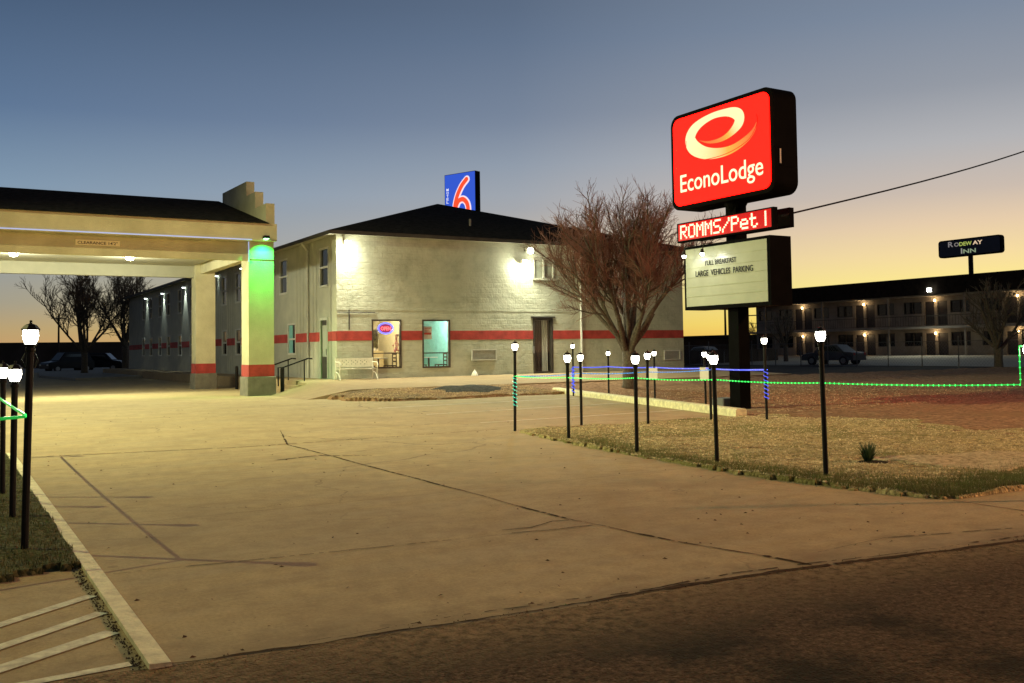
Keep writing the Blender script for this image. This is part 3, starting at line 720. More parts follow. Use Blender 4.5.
# lobby furniture seen through windows
def chair(x, y, rz, label):
    t_ = thing('cafe_chair', (x, y, .46), label, 'chair', 'dark chairs inside the lobby windows')
    c_, s_ = math.cos(rz), math.sin(rz)
    def B(mb, a, b, c, d, e_, f_):
        vs = [(xx, yy, zz) for zz in (e_, f_) for (xx, yy) in ((a, c), (b, c), (b, d), (a, d))]
        mb.add([(x+xx*c_-yy*s_, y+xx*s_+yy*c_, .46+zz) for xx, yy, zz in vs], [(3, 2, 1, 0), (4, 5, 6, 7), (0, 1, 5, 4), (1, 2, 6, 5), (2, 3, 7, 6), (3, 0, 4, 7)])
    m1 = MB(); B(m1, -.2, .2, -.2, .2, .43, .47); m1.build('seat', M['wood'], t_)
    m2 = MB(); B(m2, -.2, -.16, .17, .2, .47, .92); B(m2, .16, .2, .17, .2, .47, .92)
    for zz in (.58, .72, .86): B(m2, -.16, .16, .175, .195, zz, zz+.06)
    m2.build('backrest', M['wood'], t_)
    for a, b in ((-.2, -.2), (.16, -.2), (-.2, .16), (.16, .16)):
        m3 = MB(); B(m3, a, a+.04, b, b+.04, 0, .43); m3.build('leg', M['wood'], t_)
def table(x, y, label):
    t_ = thing('cafe_table', (x, y, .46), label, 'table', 'small tables inside the lobby windows')
    MB().lathe(x, y, [(.36, 1.19), (.38, 1.205), (.36, 1.22)], 20).build('table_top', M['paper'], t_)
    MB().lathe(x, y, [(.22, .465), (.2, .49), (.035, .52), (.035, 1.189)], 12).build('pedestal', M['wood'], t_)
table(14.7, 34.9, 'small white round table behind the window with the open sign'); table(16.9, 34.95, 'small white round table behind the teal lobby window')
chair(14.2, 34.75, R_(95), 'dark slat chair left of the table behind the open sign'); chair(15.15, 34.8, R_(-90), 'dark slat chair right of the table behind the open sign')
chair(16.45, 34.8, R_(85), 'dark slat chair left of the table behind the teal window'); chair(17.35, 34.75, R_(-95), 'dark slat chair right of the table behind the teal window')
# counter with cream front
MB_ = MB().box(13.6, 15.9, 37.2, 37.8, .47, 1.5)
tag(MB_.build('reception_counter', mat('tan counter', (.45, .36, .20), .6, .1)), 'tan reception counter deep inside the lobby', 'counter')
mb = MB()
for k, (dx, dz, hh) in enumerate(((0, 0, .5), (.35, 0, .35), (.8, 0, .6), (1.3, 0, .4), (1.7, 0, .3))): mb.box(13.8+dx, 14.0+dx, 37.3, 37.5, 1.501, 1.5+hh)
tag(mb.build('leaflet_display', mat('leaflets', (.5, .45, .35), .6, .6, 9)), 'row of upright leaflets on the reception counter', 'leaflets')
# open sign
osn = thing('open_sign', (14.67, YW-.0, 2.36), 'oval neon sign reading OPEN in blue and red in a lobby window', 'neon sign')
ring = [(14.67+.30*math.cos(a), YW+.075, 2.35+.20*math.sin(a)) for a in [2*math.pi*k/28 for k in range(29)]]
MB().tube(ring, .028, 6, False).build('oval_tube', emat('blue neon', (.10, .12, 1.0), 3.0), osn)
MB().prism([(14.67+.27*math.cos(2*math.pi*k/28), 2.35+.17*math.sin(2*math.pi*k/28)) for k in range(28)], lambda a, b: (a, YW+.085, b), lambda a, b: (a, YW+.095, b)).build('backing', emat('magenta glow panel', (.35, .02, .12), .8), osn)
text_mb(MB(), 'OPEN', (14.47, YW+.078, 2.28), (1, 0, 0), (0, -1, 0), .40, .14, .01, .02).build('lettering', emat('red neon', (1, .12, .12), 3), osn)
# poster on teal window, flowered banner at first
ps = thing('window_poster', (16.42, YW+.07, 2.2), 'white paper notice with a red band taped inside the teal lobby window', 'poster')
MB().box(16.27, 16.62, YW+.075, YW+.08, 1.92, 2.42).build('sheet', M['paper'], ps)
MB().box(16.29, 16.60, YW+.07, YW+.0745, 2.10, 2.18).build('red_band', M['red'], ps)
mb = MB()
for k in range(3): mb.box(16.31, 16.57-.06*(k % 2), YW+.07, YW+.0745, 2.34-.07*k, 2.36-.07*k)
mb.build('printed_line', M['red'], ps)
mb = MB(); r2 = random.Random(9)
for k in range(60):
    x, z = r2.gauss(15.12, .055), r2.uniform(1.45, 2.1); s = r2.uniform(.02, .045)
    mb.lathe(x, YW+.12+r2.uniform(0, .03), [(s*.3, z-s), (s, z), (s*.3, z+s)], 6)
tag(mb.build('flower_garland', mat('pink red flowers', (.55, .10, .10), .8, .5, 9, c2=(.6, .5, .45))), 'red and pink flower garland hanging inside the window with the open sign', 'garland')
mb = MB(); mb.box(14.15, 14.36, YW+.13, YW+.14, 1.6, 2.3)
tag(mb.build('door_hanger', mat('green yellow leaflet', (.35, .38, .12), .7, .5, 8)), 'green and yellow leaflet taped inside left of the open sign', 'leaflet')

# ------------------------------------------------------------------ bench
bx0, bx1, by = 12.46, 13.98, 33.45
def wz(y): return .265+(y-29.15)/(33.98-29.15)*.195
bn = thing('garden_bench', (13.5, by, wz(by)), 'white ornate cast metal bench against the front wall', 'bench')
zb = wz(by)
mb = MB()
for k in range(5): mb.box(bx0+.06, bx1-.06, by-.22+.09*k, by-.22+.09*k+.065, zb+.40, zb+.42)
mb.build('seat', M['whitem'], bn)
# backrest: panel with pierced scrollwork
mb = MB(); holes = []
for cx in (12.86, 13.22, 13.58):
    for (dx, dz) in ((-.11, .0), (-.04, .07), (.05, .0), (.12, .07), (-.11, .12), (.05, .13)): holes.append((cx+dx-.024, cx+dx+.024, zb+.56+dz, zb+.60+dz))
hs = sorted(holes)
wall_grid(mb, bx0+.05, bx1-.05, zb+.47, zb+.80, holes, lambda a, b, c, d: mb.box(a, b, by+.20, by+.225, c, d))
mb.build('backrest', M['whitem'], bn)
for x in (bx0+.03, bx1-.03):
    mb = MB()
    mb.tube([(x, by-.26, zb+.0), (x, by-.2, zb+.2), (x, by-.22, zb+.4)], [.022, .02, .022], 6)
    mb.tube([(x, by+.30, zb+.0), (x, by+.2, zb+.25), (x, by+.2, zb+.45), (x, by+.23, zb+.82)], .022, 6)
    mb.tube([(x, by-.25, zb+.02), (x, by-.05, zb+.25), (x, by+.22, zb+.3)], .014, 5)
    mb.tube([(x, by-.22, zb+.4), (x, by-.27, zb+.55), (x, by-.22, zb+.64), (x, by+.21, zb+.66)], .02, 6)
    mb.build('side_frame', M['whitem'], bn)
mb = MB(); mb.lathe(18.34, 33.75, [(.14, .45), (.11, .55), (.03, .66), (.01, .70)], 10)
tag(mb.build('garden_ornament', M['whitem']), 'small pale cone ornament at the wall base under the air conditioner', 'ornament')

# ------------------------------------------------------------------ porte cochere
cx0, cx1, cy0, cy1 = -8.0, 10.02, 32.7, 42.3
can = thing('entrance_canopy', (9.6, 33, 0), 'cream drive through canopy with dark shingle roof and stepped end parapet', 'canopy')
def column(x0, x1, y0, y1):
    mb = MB().box(x0, x1, y0, y1, 1.072, 4.72 if y0 < 40 else 5.34); o = mb.build('column', M['canopyp'], can)
    MB().box(x0-.012, x1+.012, y0-.012, y1+.012, .664, 1.07).build('red_band', M['red'], o)
    MB().box(x0-.06, x1+.06, y0-.06, y1+.06, -.01, .66, .02).build('base', M['basegrey'], o)
column(9.12, 10.0, 33.0, 33.9); column(9.2, 10.0, 41.3, 42.1); column(-8., -7.2, 33.0, 33.9); column(-8, -7.2, 41.3, 42.1)
# upper part of the front end column flush outwards with beam
MB().box(9.13, 9.99, 32.96, 33.9, 4.721, 5.34).build('column_head', M['canopyp'], can)
mb = MB(); mb.box(cx0, 9.129, 33.1, 33.35, 4.68, 5.34); mb.build('front_beam', M['canopyp'], can)
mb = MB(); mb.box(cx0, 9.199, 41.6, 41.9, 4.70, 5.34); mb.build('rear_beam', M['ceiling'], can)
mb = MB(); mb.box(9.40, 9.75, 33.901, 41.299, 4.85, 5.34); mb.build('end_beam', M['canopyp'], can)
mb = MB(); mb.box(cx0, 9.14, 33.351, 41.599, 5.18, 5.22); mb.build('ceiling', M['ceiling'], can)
mb = MB(); mb.box(cx0-.3, 10.0, 32.6, 42.4, 5.341, 5.93); mb.build('fascia', M['canopyp'], can)
# roof: hipped
rx0, rx1, ry0, ry1 = cx0-.4, 9.72, 32.5, 42.5; rz0, rz1 = 5.932, 7.37; rcy = 37.5
mb = MB().add([(rx0, ry0, rz0), (rx1, ry0, rz0), (rx1, ry1, rz0), (rx0, ry1, rz0), (rx1-.5, rcy, rz1), (rx0+4, rcy, rz1)],
  [(0, 1, 4, 5), (1, 2, 4), (2, 3, 5, 4), (3, 0, 5), (3, 2, 1, 0)])
mb.build('roof', M['shingle'], can)
# stepped parapet over the end wall, symmetrical front to back
prof = [(33.0, 5.94), (33.0, 6.70), (34.35, 6.70), (34.35, 7.31), (35.5, 7.31), (35.5, 7.86), (39.0, 7.93), (39.0, 7.31), (40.4, 7.31), (40.4, 6.70), (42.0, 6.70), (42.0, 5.94)]
MB().px(prof, 9.74, 10.04).build('parapet', M['canopyp'], can)
# led rope along the fascia underside and down the column
mb = MB(); mb.tube([(cx0, 32.585, 5.35), (9.13, 32.585, 5.35)], .022, 6); mb.tube([(9.115, 32.95, 5.32), (9.115, 32.95, 4.62)], .02, 6)
tag(mb.build('light_rope', emat('cool blue white led', (.45, .52, .85), .75)), 'pale blue led rope along the canopy front edge', 'light rope')
cs = thing('clearance_sign', (4.35, 33.08, 5.0), 'cream clearance height plate on the front canopy beam', 'sign')
MB().box(3.66, 4.98, 33.07, 33.095, 4.985, 5.16).build('plate', mat('cream plate', (.95, .88, .55), .6, .05), cs)
text_mb(MB(), "CLEARANCE 14'2\"", (3.72, 33.07, 5.025), (1, 0, 0), (0, -1, 0), 1.19, .09, .006, .01).build('lettering', mat('brown lettering', (.10, .07, .03), .6), cs)
for x, y, lb in ((6.05, 37.9, 'right'), (2.2, 37.9, 'left'), (-2.2, 37.9, 'hidden')):
    t_ = thing('ceiling_light', (x, y, 5.18), {'right': 'glowing canopy ceiling light nearer the clearance sign and column', 'left': 'glowing canopy ceiling light at the left edge of the photo'}.get(lb, 'canopy ceiling light beyond the left edge'), 'ceiling light', 'ceiling lights under the canopy')
    MB().lathe(x, y, [(.2, 5.179), (.2, 5.12), (.17, 5.10)], 20).build('housing', M['whitem'], t_)
    MB().lathe(x, y, [(.15, 5.099), (.13, 5.03), (.06, 5.0)], 20).build('lens', emat('canopy lamp lens', (1, .96, .75), 25), t_)
    point('canopy_lamp', (x, y, 4.80), 380, (1, 1, .74), .12, t_); spot('canopy_downlight', (x, y, 4.85), (x, y-5, 0), 900, (1, 1, .58), 150, .5, .12, t_)
# green spotlight on the column
t_ = thing('green_floodlight', (9.6, 32.6, 5.3), 'small black floodlight throwing green light down the front canopy column', 'floodlight')
MB().box(9.50, 9.70, 32.42, 32.599, 5.40, 5.50, .01).build('housing', M['black'], t_)
MB().box(9.52, 9.68, 32.44, 32.58, 5.388, 5.399).build('lens', emat('green lens', (.3, 1, .4), 8), t_)
spot('green_lamp', (9.6, 32.50, 5.37), (9.6, 33.0, 4.45), 620, (.0, 1, .10), 96, 1.0, .03, t_)

# handrails & bollards
def rail(y, lb):
    t_ = thing('handrail', (10.5, y, 0), lb, 'handrail', 'black handrails at the side steps')
    MB().tube([(10.25, y, .30), (10.25, y, .95), (10.45, y, .96), (11.35, y, 1.26), (11.5, y, 1.24)], .025, 8).build('top_rail', M['black'], t_)
    for x, z0, z1 in ((10.45, 0, .94), (11.2, .45, 1.2)): MB().tube([(x, y, z0), (x, y, z1)], .022, 8).build('post', M['black'], t_)
rail(33.35, 'nearer black steel handrail rising beside the front canopy column'); rail(35.2, 'farther black steel handrail behind the front canopy column')
for (x, y, lb) in ((10.33, 33.15, 'black bollard just right of the front canopy column'), (10.55, 40.0, 'black bollard between the two canopy columns')):
    mb = MB(); mb.lathe(x, y, [(.065, 0), (.065, .90), (.05, .95), (.01, .97)], 14); tag(mb.build('bollard', M['black'], smooth=False), lb, 'bollard', 'black bollards by the canopy')

# ------------------------------------------------------------------ floodlights on the building
FW = (1, 1, .74)
def flood(x, z, lb, aim, pw=2300):
    t_ = thing('floodlight', (x, YW, z), lb, 'floodlight', 'bright floodlights under the front eave')
    MB().box(x-.04, x+.04, YW-.3, YW-.001, z+.02, z+.08).build('bracket', M['bronze'], t_)
    MB().box(x-.15, x+.15, YW-.42, YW-.24, z-.06, z+.12, .02).build('housing', M['whitem'], t_)
    MB().prism([(x+.14*math.cos(2*math.pi*k/16), z-.02+.12*math.sin(2*math.pi*k/16)) for k in range(16)], lambda a, b: (a, YW-.421, b), lambda a, b: (a, YW-.45, b)).build('lens', emat('flood lens', (1, .98, .8), 40), t_)
    spot('flood_lamp', (x, YW-.5, z-.08), aim, pw, FW, 165, .5, .4, t_)
    return t_
t_ = flood(12.98, 5.50, 'bright floodlight under the eave at the left corner of the front wall', (13.5, 27, 0), 1300)
point('wall_wash', (13.0, YW-.40, 5.15), 110, FW, .1, t_)
t_ = flood(20.95, 5.55, 'bright upper floodlight under the eave above the front door', (21, 26, 0))
t_ = thing('lower_floodlight', (20.72, YW, 5.1), 'bright lower floodlight head left of the small upper window', 'floodlight', 'bright floodlights under the front eave')
MB().box(20.6, 20.84, YW-.34, YW-.16, 5.0, 5.16, .02).build('housing', M['whitem'], t_)
MB().box(20.62, 20.82, YW-.36, YW-.341, 5.01, 5.14).build('lens', emat('flood lens low', (1, .98, .8), 40), t_)
MB().tube([(20.72, YW-.16, 5.1), (20.72, YW, 5.1)], .02, 6).build('bracket', M['bronze'], t_)
point('wall_wash', (20.72, YW-.40, 4.95), 140, FW, .1, t_)
# wall lights on the far wing
for y, z, pw in ((46.6, 5.6, 14), (51.6, 5.6, 14), (59.6, 5.5, 240), (66.0, 5.5, 170), (72, 5.5, 110)):
    t_ = thing('wall_light', (XL, y, z), {46.6: 'small wall light high on the wing seen right of the rear column', 51.6: 'small wall light high on the wing just right of the rear column', 59.6: 'brightest wall light on the far wing left of the rear column', 66.0: 'second wall light on the far wing beside the tree', 72: 'farthest wall light on the wing behind the tree branches'}[y], 'wall light', 'small wall lights along the wing')
    MB().box(XL-.22, XL-.001, y-.09, y+.09, z, z+.08).build('hood', M['whitem'], t_)
    MB().box(XL-.19, XL-.04, y-.07, y+.07, z-.03, z-.001).build('lens', emat('cool lens', (.85, 1, .95), 12), t_)
    spot('wing_lamp', (XL-.16, y, z-.07), (XL-.02, y, z-1.6), pw, (.85, 1, .93), 60, .6, .04, t_)

# ------------------------------------------------------------------ main pylon sign
ps = thing('pylon_sign', (15.75, 16.3, 0), 'tall black pylon with red lodge sign, LED strip and letter board', 'sign')
MB().box(15.62, 15.95, 16.14, 16.47, 0, 4.86).build('pole', M['signblack'], ps)
MB().pz([(15.3, 15.7), (16.3, 15.7), (16.3, 16.9), (15.3, 16.9)], -.02, .03).build('footing', M['walk'], ps)
def rr(y0, y1, z0, z1, r, n=6):
    out = []
    for (cy, cz, a0) in ((y1-r, z1-r, 0), (y0+r, z1-r, 90), (y0+r, z0+r, 180), (y1-r, z0+r, 270)):
        for k in range(n+1): a = R_(a0+90*k/n); out.append((cy+r*math.cos(a), cz+r*math.sin(a)))
    return out
cab = MB().px(rr(14.72, 18.10, 4.78, 7.10, .26), 15.42, 16.12).build('cabinet', M['signblack'], ps)
RED = (9.0, .016, .006)
redm = emat('lit red acrylic', RED, 1)
MB().px(rr(14.83, 17.99, 4.88, 7.0, .20), 15.40, 15.419).build('front_panel', redm, cab)
MB().px(rr(14.83, 17.99, 4.88, 7.0, .20), 16.121, 16.14).build('rear_panel', redm, cab)
MB().box(15.55, 16.0, 14.708, 14.719, 5.35, 5.75).build('service_hatch', M['signblack'], cab)
MB().box(15.56, 15.60, 14.700, 14.7075, 5.40, 5.72).build('rating_plate', M['frame'], cab)
mb = MB(); mb.tube([(15.78, 16.3, 4.5), (15.78, 16.3, 4.8)], [.14, .3], 12); mb.build('collar', M['signblack'], ps)
# swirl: a spiral stroke of varying width, colour printed from cream to red
def catmull(P, n):
    out = []
    for i in range(len(P)-1):
        p0, p1, p2, p3 = P[max(i-1, 0)], P[i], P[i+1], P[min(i+2, len(P)-1)]
        for k in range(n):
            s = k/n; out.append([.5*((2*p1[j])+(-p0[j]+p2[j])*s+(2*p0[j]-5*p1[j]+4*p2[j]-p3[j])*s*s+(-p0[j]+3*p1[j]-3*p2[j]+p3[j])*s**3) for j in range(len(p1))])
    out.append(list(P[-1])); return out
LOGO = [(17.04, 6.33, .010, 1.00), (16.77, 6.24, .050, .95), (16.44, 6.21, .090, .85), (16.15, 6.25, .130, .60), (15.90, 6.36, .20, .20), (15.74, 6.50, .29, .02), (15.74, 6.64, .30, .0), (15.91, 6.75, .24, .0), (16.19, 6.81, .17, .0), (16.59, 6.82, .15, .0),
        (17.00, 6.74, .20, .0), (17.27, 6.60, .29, .0), (17.37, 6.41, .36, .0), (17.24, 6.20, .36, .03), (16.88, 6.01, .29, .10), (16.42, 5.92, .23, .30), (15.97, 5.93, .19, .60), (15.56, 6.05, .16, .85), (15.30, 6.21, .10, 1.00), (15.20, 6.38, .012, 1.00)]
def swirl(xp, sgn):
    pts = catmull(LOGO, 6); me = bpy.data.meshes.new('swirl_emblem'); vs = []; cs_ = []
    for i, p in enumerate(pts):
        q0 = pts[max(i-1, 0)]; q1 = pts[min(i+1, len(pts)-1)]
        d = Vector((q1[0]-q0[0], q1[1]-q0[1])).normalized(); n = Vector((-d.y, d.x))*max(p[2], .01)*.5
        vs += [(xp, p[0]+n.x, p[1]+n.y), (xp, p[0]-n.x, p[1]-n.y)]
        k = max(0, min(1, p[3])); A, B_, C_ = (1.1, .95, .5), (1.9, .42, .05), (3.4, .10, .02)
        c = [A[j]*(1-2*k)+B_[j]*2*k for j in range(3)] if k < .5 else [B_[j]*(2-2*k)+C_[j]*(2*k-1) for j in range(3)]
        cs_ += [c, c]
    fs = [(2*i, 2*i+1, 2*i+3, 2*i+2) for i in range(len(pts)-1)]
    off = parent_world(ps)
    me.from_pydata([tuple(Vector(v)-off) for v in vs], [], fs)
    ca_ = me.color_attributes.new('print', 'FLOAT_COLOR', 'POINT')
    for i, c in enumerate(cs_): ca_.data[i].color = (*c, 1)
    o = bpy.data.objects.new('swirl_emblem', me); col.objects.link(o); o.parent = cab
    me.materials.append(swm); return o
swm = newmat('printed swirl'); t = NT(swm); b = t.n['Principled BSDF']
at = t.node('ShaderNodeVertexColor', layer_name='print'); t.link(at.outputs[0], b.inputs['Emission Color']); b.inputs['Emission Strength'].default_value = 1; b.inputs['Base Color'].default_value = (.3, .1, .05, 1)
swirl(15.394, 1)
# thin dark outline on the lower right of the swirl
mb = MB(); pts = catmull([(17.52, 6.42, 0), (17.48, 6.12, 0), (17.1, 5.89, 0), (16.5, 5.84, 0), (15.9, 5.90, 0), (15.4, 6.08, 0), (15.18, 6.38, 0), (15.2, 6.55, 0)], 6)
mb.tube([(15.393, p[0], p[1]) for p in pts], .008, 4); mb.build('swirl_outline', emat('dark red print', (.35, .01, .005), 1), cab)
mb = MB(); text_mb(mb, 'EconoLodge', (15.399, 17.76, 5.20), (0, -1, 0), (-1, 0, 0), 2.72, .44, .006, .004)
mb.build('lettering', emat('cream acrylic letters', (1.15, 1.0, .66), 1), cab)
# LED strips (two back to back, the rear one set farther out)
DOT = {'R': ["11110", "10001", "10001", "11110", "10100", "10010", "10001"], 'O': ["01110", "10001", "10001", "10001", "10001", "10001", "01110"], 'M': ["10001", "11011", "10101", "10101", "10001", "10001", "10001"],
 'S': ["01111", "10000", "10000", "01110", "00001", "00001", "11110"], '/': ["00001", "00001", "00010", "00100", "01000", "10000", "10000"], 'P': ["11110", "10001", "10001", "11110", "10000", "10000", "10000"],
 'e': ["00000", "00000", "01110", "10001", "11111", "10000", "01111"], 't': ["01000", "01000", "11110", "01000", "01000", "01001", "00110"], ' ': ["000"]*7, 'l': ["1"]*7}
led = MB().box(15.42, 15.55, 14.80, 17.95, 3.99, 4.46).build('message_strip', M['signblack'], ps)
MB().box(15.551, 15.619, 16.2, 16.4, 4.1, 4.3).build('strip_bracket', M['signblack'], ps)
MB().box(15.415, 15.4195, 14.86, 17.9, 4.03, 4.43).build('strip_glow', emat('red led field', (1.0, .01, .01), .28), led)
dots = MB(); y = 17.80; ph = .043
for ch in 'ROMMS/Pet l':
    rows = DOT[ch]
    for r_i, row in enumerate(rows):
        for c_i, bit in enumerate(row):
            if bit == '1':
                yy = y-c_i*.050; zz = 4.375-r_i*.047
                dots.box(15.405, 15.414, yy-.021, yy+.021, zz-.021, zz+.021)
    y -= (len(rows[0])*.050+.040) if ch != ' ' else .17
struct(dots.build('led_dots', emat('red led dots', (9, 1.1, .75), 1), led), 'stuff')
MB().box(16.36, 16.5, 15.22, 18.3, 4.12, 4.56).build('message_strip', M['signblack'], ps)
MB().box(15.951, 16.359, 16.2, 16.4, 4.2, 4.4).build('strip_bracket', M['signblack'], ps)
# letter board
lb_ = MB().box(15.42, 16.06, 14.92, 17.72, 2.34, 3.86).build('letter_board', M['signblack'], ps)
MB().box(15.405, 15.419, 15.0, 17.64, 2.42, 3.79).build('board_face', mat('pale green white board', (.42, .44, .33), .35, .06, 2), lb_)
mb = MB()
for k in range(1, 6): mb.box(15.398, 15.4045, 15.0, 17.64, 2.42+k*.225, 2.435+k*.225)
mb.build('letter_track', mat('clear track', (.40, .42, .28), .4), lb_)
mb = MB(); text_mb(mb, 'FULL BREAKFAST', (15.396, 16.95, 3.36), (0, -1, 0), (-1, 0, 0), 1.02, .12, .004, .01)
text_mb(mb, 'LARGE  VEHICLES  PARKING', (15.396, 17.29, 3.12), (0, -1, 0), (-1, 0, 0), 1.87, .14, .004, .01)
mb.build('lettering', mat('black plastic letters', (.01, .01, .01), .6), lb_)
# two spotlights over the letter board
for y, lb in ((17.35, 'small bright lamp at the top left corner of the letter board'), (16.72, 'small bright lamp shining on the letter board near its top')):
    t_ = thing('board_lamp', (15.1, y, 3.7), lb, 'spotlight', 'small lamps lighting the letter board')
    MB().tube([(15.43, y, 3.88), (15.15, y, 3.84), (15.12, y, 3.72)], .012, 6).build('arm', M['black'], t_)
    MB().lathe(15.1, y, [(.03, 3.72), (.045, 3.66), (.045, 3.62)], 10).build('shade', M['black'], t_)
    MB().lathe(15.1, y, [(.042, 3.619), (.042, 3.585), (.02, 3.56)], 10).build('bulb', emat('board bulb', (1, 1, .9), 40), t_)
    spot('board_lamp_light', (15.05, y, 3.54), (15.42, y-.5, 3.0), 7, (1, 1, .85), 140, .8, .03, t_)
MB_ = MB().box(15.55, 16.05, 16.62, 17.05, 0, .26, .02)
tag(MB_.build('utility_box', M['stone']), 'grey utility box on the ground at the pylon base', 'box')

# overhead cable from the pylon to the right
mb = MB(); a = Vector((16.1, 15.2, 4.35)); b_ = Vector((41, 19.4, 10.9)); pts = [a.lerp(b_, k/16)-Vector((0, 0, 1.0*math.sin(math.pi*k/16)*.35)) for k in range(17)]
mb.tube(pts, .022, 5); tag(mb.build('overhead_cable', M['black']), 'thin dark cable rising from the pylon sign to the right', 'cable')

# ------------------------------------------------------------------ lamp posts
gl = 'short black lantern posts around the lawn'
def lamp_post(x, y, H, label, ornate=False, lean=(0, 0), em=None):
    t_ = thing('lantern_post', (x, y, 0), label, 'lamp post', gl)
    r = .027; top = H-.24
    MB().lathe(x, y, [(r, -.05), (r, top), (.035, top+.01), (.035, top+.03), (.02, top+.04)], 12).build('pole', M['black'], t_)
    if ornate:
        mb = MB()
        for s in (-1, 1): mb.tube([(x+s*.03, y, top-.12), (x+s*.055, y, top-.06), (x+s*.03, y, top-.01)], .006, 5)
        mb.build('scroll_bracket', M['black'], t_)
    zb_ = top+.04
    cg = MB(); cg.lathe(x, y, [(.03, zb_), (.045, zb_+.008), (.045, zb_+.016)], 6)
    for k in range(6):
        a_ = math.pi*k/3; cg.tube([(x+.042*math.cos(a_), y+.042*math.sin(a_), zb_+.012), (x+.058*math.cos(a_), y+.058*math.sin(a_), zb_+.125)], .0035, 4)
    cg.build('cage', M['black'], t_)
    MB().lathe(x, y, [(.034, zb_+.017), (.050, zb_+.05), (.056, zb_+.085), (.052, zb_+.122)], 8).build('glass', em or M['bulbw'], t_)
    MB().lathe(x, y, [(.066, zb_+.124), (.066, zb_+.132), (.040, zb_+.162), (.012, zb_+.172), (.008, zb_+.185), (.012, zb_+.192), (.003, H-.002)], 6).build('cap', M['black'], t_)
    t_.rotation_euler = (R_(lean[0]), R_(lean[1]), rng.uniform(0, .5))
    return t_
lamp_post(8.28, 7.28, 1.68, 'tall lantern post nearest the spiky plant on the lawn', True, (0, -1.2))
lamp_post(8.36, 9.07, 1.42, 'lantern post on the lawn edge in front of the pylon pole', False, (0, -1))
lamp_post(8.22, 10.5, 1.42, 'lantern post on the lawn edge in front of the big tree', False, (.5, -.6))
lamp_post(8.55, 12.65, 1.43, 'lantern post on the lawn edge right of the front door', False)
lamp_post(8.86, 14.82, 1.63, 'lantern post at the lawn tip wound with a green light string', False, (.5, .6))
lamp_post(10.40, 14.95, 1.41, 'leftmost lantern post along the near edge of the parking bay', False)
lamp_post(11.4, 14.21, 1.42, 'middle lantern post along the near edge of the parking bay', False, (.4, .3))
lamp_post(12.84, 14.07, 1.38, 'lantern post on the bay edge just left of the pylon pole', False)
lamp_post(17.23, 23.31, 1.43, 'lantern post behind the cream kerb left of the tree trunk', False)
lamp_post(16.8, 20.62, 1.42, 'lantern post with a white notice right of the tree trunk', False)
lamp_post(15.96, 17.66, 1.40, 'lantern post with a white notice left of the pylon pole', False, (0, -.8))
lamp_post(13.62, 13.37, 1.68, 'lantern post right of the pylon pole wound with blue light', False, (0, -.8))
lamp_post(16.86, 24.64, 1.66, 'farthest lantern post where the blue light string begins', False)
lamp_post(8.63, 5.17, 1.50, 'lantern post at the right edge wound with green light', True)
lamp_post(.55, 8.04, 1.73, 'tall lantern post nearest the camera on the left verge', True, (0, 1.2))
lamp_post(.56, 9.6, 1.42, 'second lantern post on the left verge behind the nearest', False, (0, .6))
lamp_post(.57, 11.37, 1.42, 'third lantern post on the left verge at the photo edge', False)
lamp_post(-.12, 11.2, 1.68, 'taller lantern post cut off by the left photo edge', True)
lamp_post(.5, 15.8, 1.42, 'lantern post beyond the left edge at the far end of the verge', False)
lamp_post(-3.0, 7.1, 1.42, 'lantern post beyond the left edge near the street', False)
# white notices on posts
for (x, y, z, lb) in ((16.74, 20.6, .60, 'white notice board on the post right of the tree trunk'), (15.9, 17.6, .66, 'white notice board on the post left of the pylon')):
    MB_ = MB().prism([(-.13, 0), (.13, 0), (.13, .3), (-.13, .3)], lambda a, b, x=x, y=y, z=z: (x-.04+a*.5, y-a*.85-.04, z+b), lambda a, b, x=x, y=y, z=z: (x-.03+a*.5, y-a*.85-.03, z+b))
    tag(MB_.build('notice_board', mat('white notice', (.92, .90, .80), .6, .05)), lb, 'notice', 'white notices on the lantern posts')

# light strings
def string(name, pts, c, s, label, dots=True, sag=.03, r=.006, sp=.055, dr=.0075):
    t_ = thing(name, pts[0], label, 'light string', 'led light strings between the lantern posts')
    path = []
    for i in range(len(pts)-1):
        a, b = Vector(pts[i]), Vector(pts[i+1]); n = 8
        sg = sag if abs((b-a).normalized().z) < .5 else 0
        for k in range(n): q = a.lerp(b, k/n); q.z -= sg*4*(k/n)*(1-k/n); path.append(q)
    path.append(Vector(pts[-1]))
    MB().tube(path, r, 5).build('cord', emat(name+' cord', tuple(x*.42 for x in c), s), t_)
    if dots:
        mb = MB(); acc = 0
        for i in range(len(path)-1):
            a, b = path[i], path[i+1]; L = (b-a).length; d = acc
            while d < L:
                q = a.lerp(b, d/L); mb.lathe(q.x, q.y, [(.003, q.z-dr), (dr, q.z), (.003, q.z+dr)], 5); d += sp
            acc = d-L
        struct(mb.build('diodes', emat(name+' diodes', c, s*3), t_), 'stuff')
def wind(x, y, z0, z1, turns=9, r=.04):
    return [(x+r*math.cos(2*math.pi*k/6), y+r*math.sin(2*math.pi*k/6), z0+(z1-z0)*k/(turns*6)) for k in range(turns*6+1)]
G_, B_c, CY_ = (.04, 1, .12), (.10, .14, 1.), (.10, 1, .65)
string('green_light_string', [(8.86, 14.79, .98), (8.55, 12.67, 1.0), (8.22, 10.51, 1.04), (8.36, 9.07, 1.04), (8.28, 7.3, 1.04), (8.585, 5.24, 1.06), (8.58, 5.24, 1.42), (8.75, 5.1, 1.43)], G_, 1.5, 'green led string along the lawn edge lantern posts', sag=.015)
string('cyan_light_string', wind(8.86, 14.8, .98, .44, 8), CY_, 1.0, 'cyan green led string wound round the post at the lawn tip', sag=0, sp=.07)
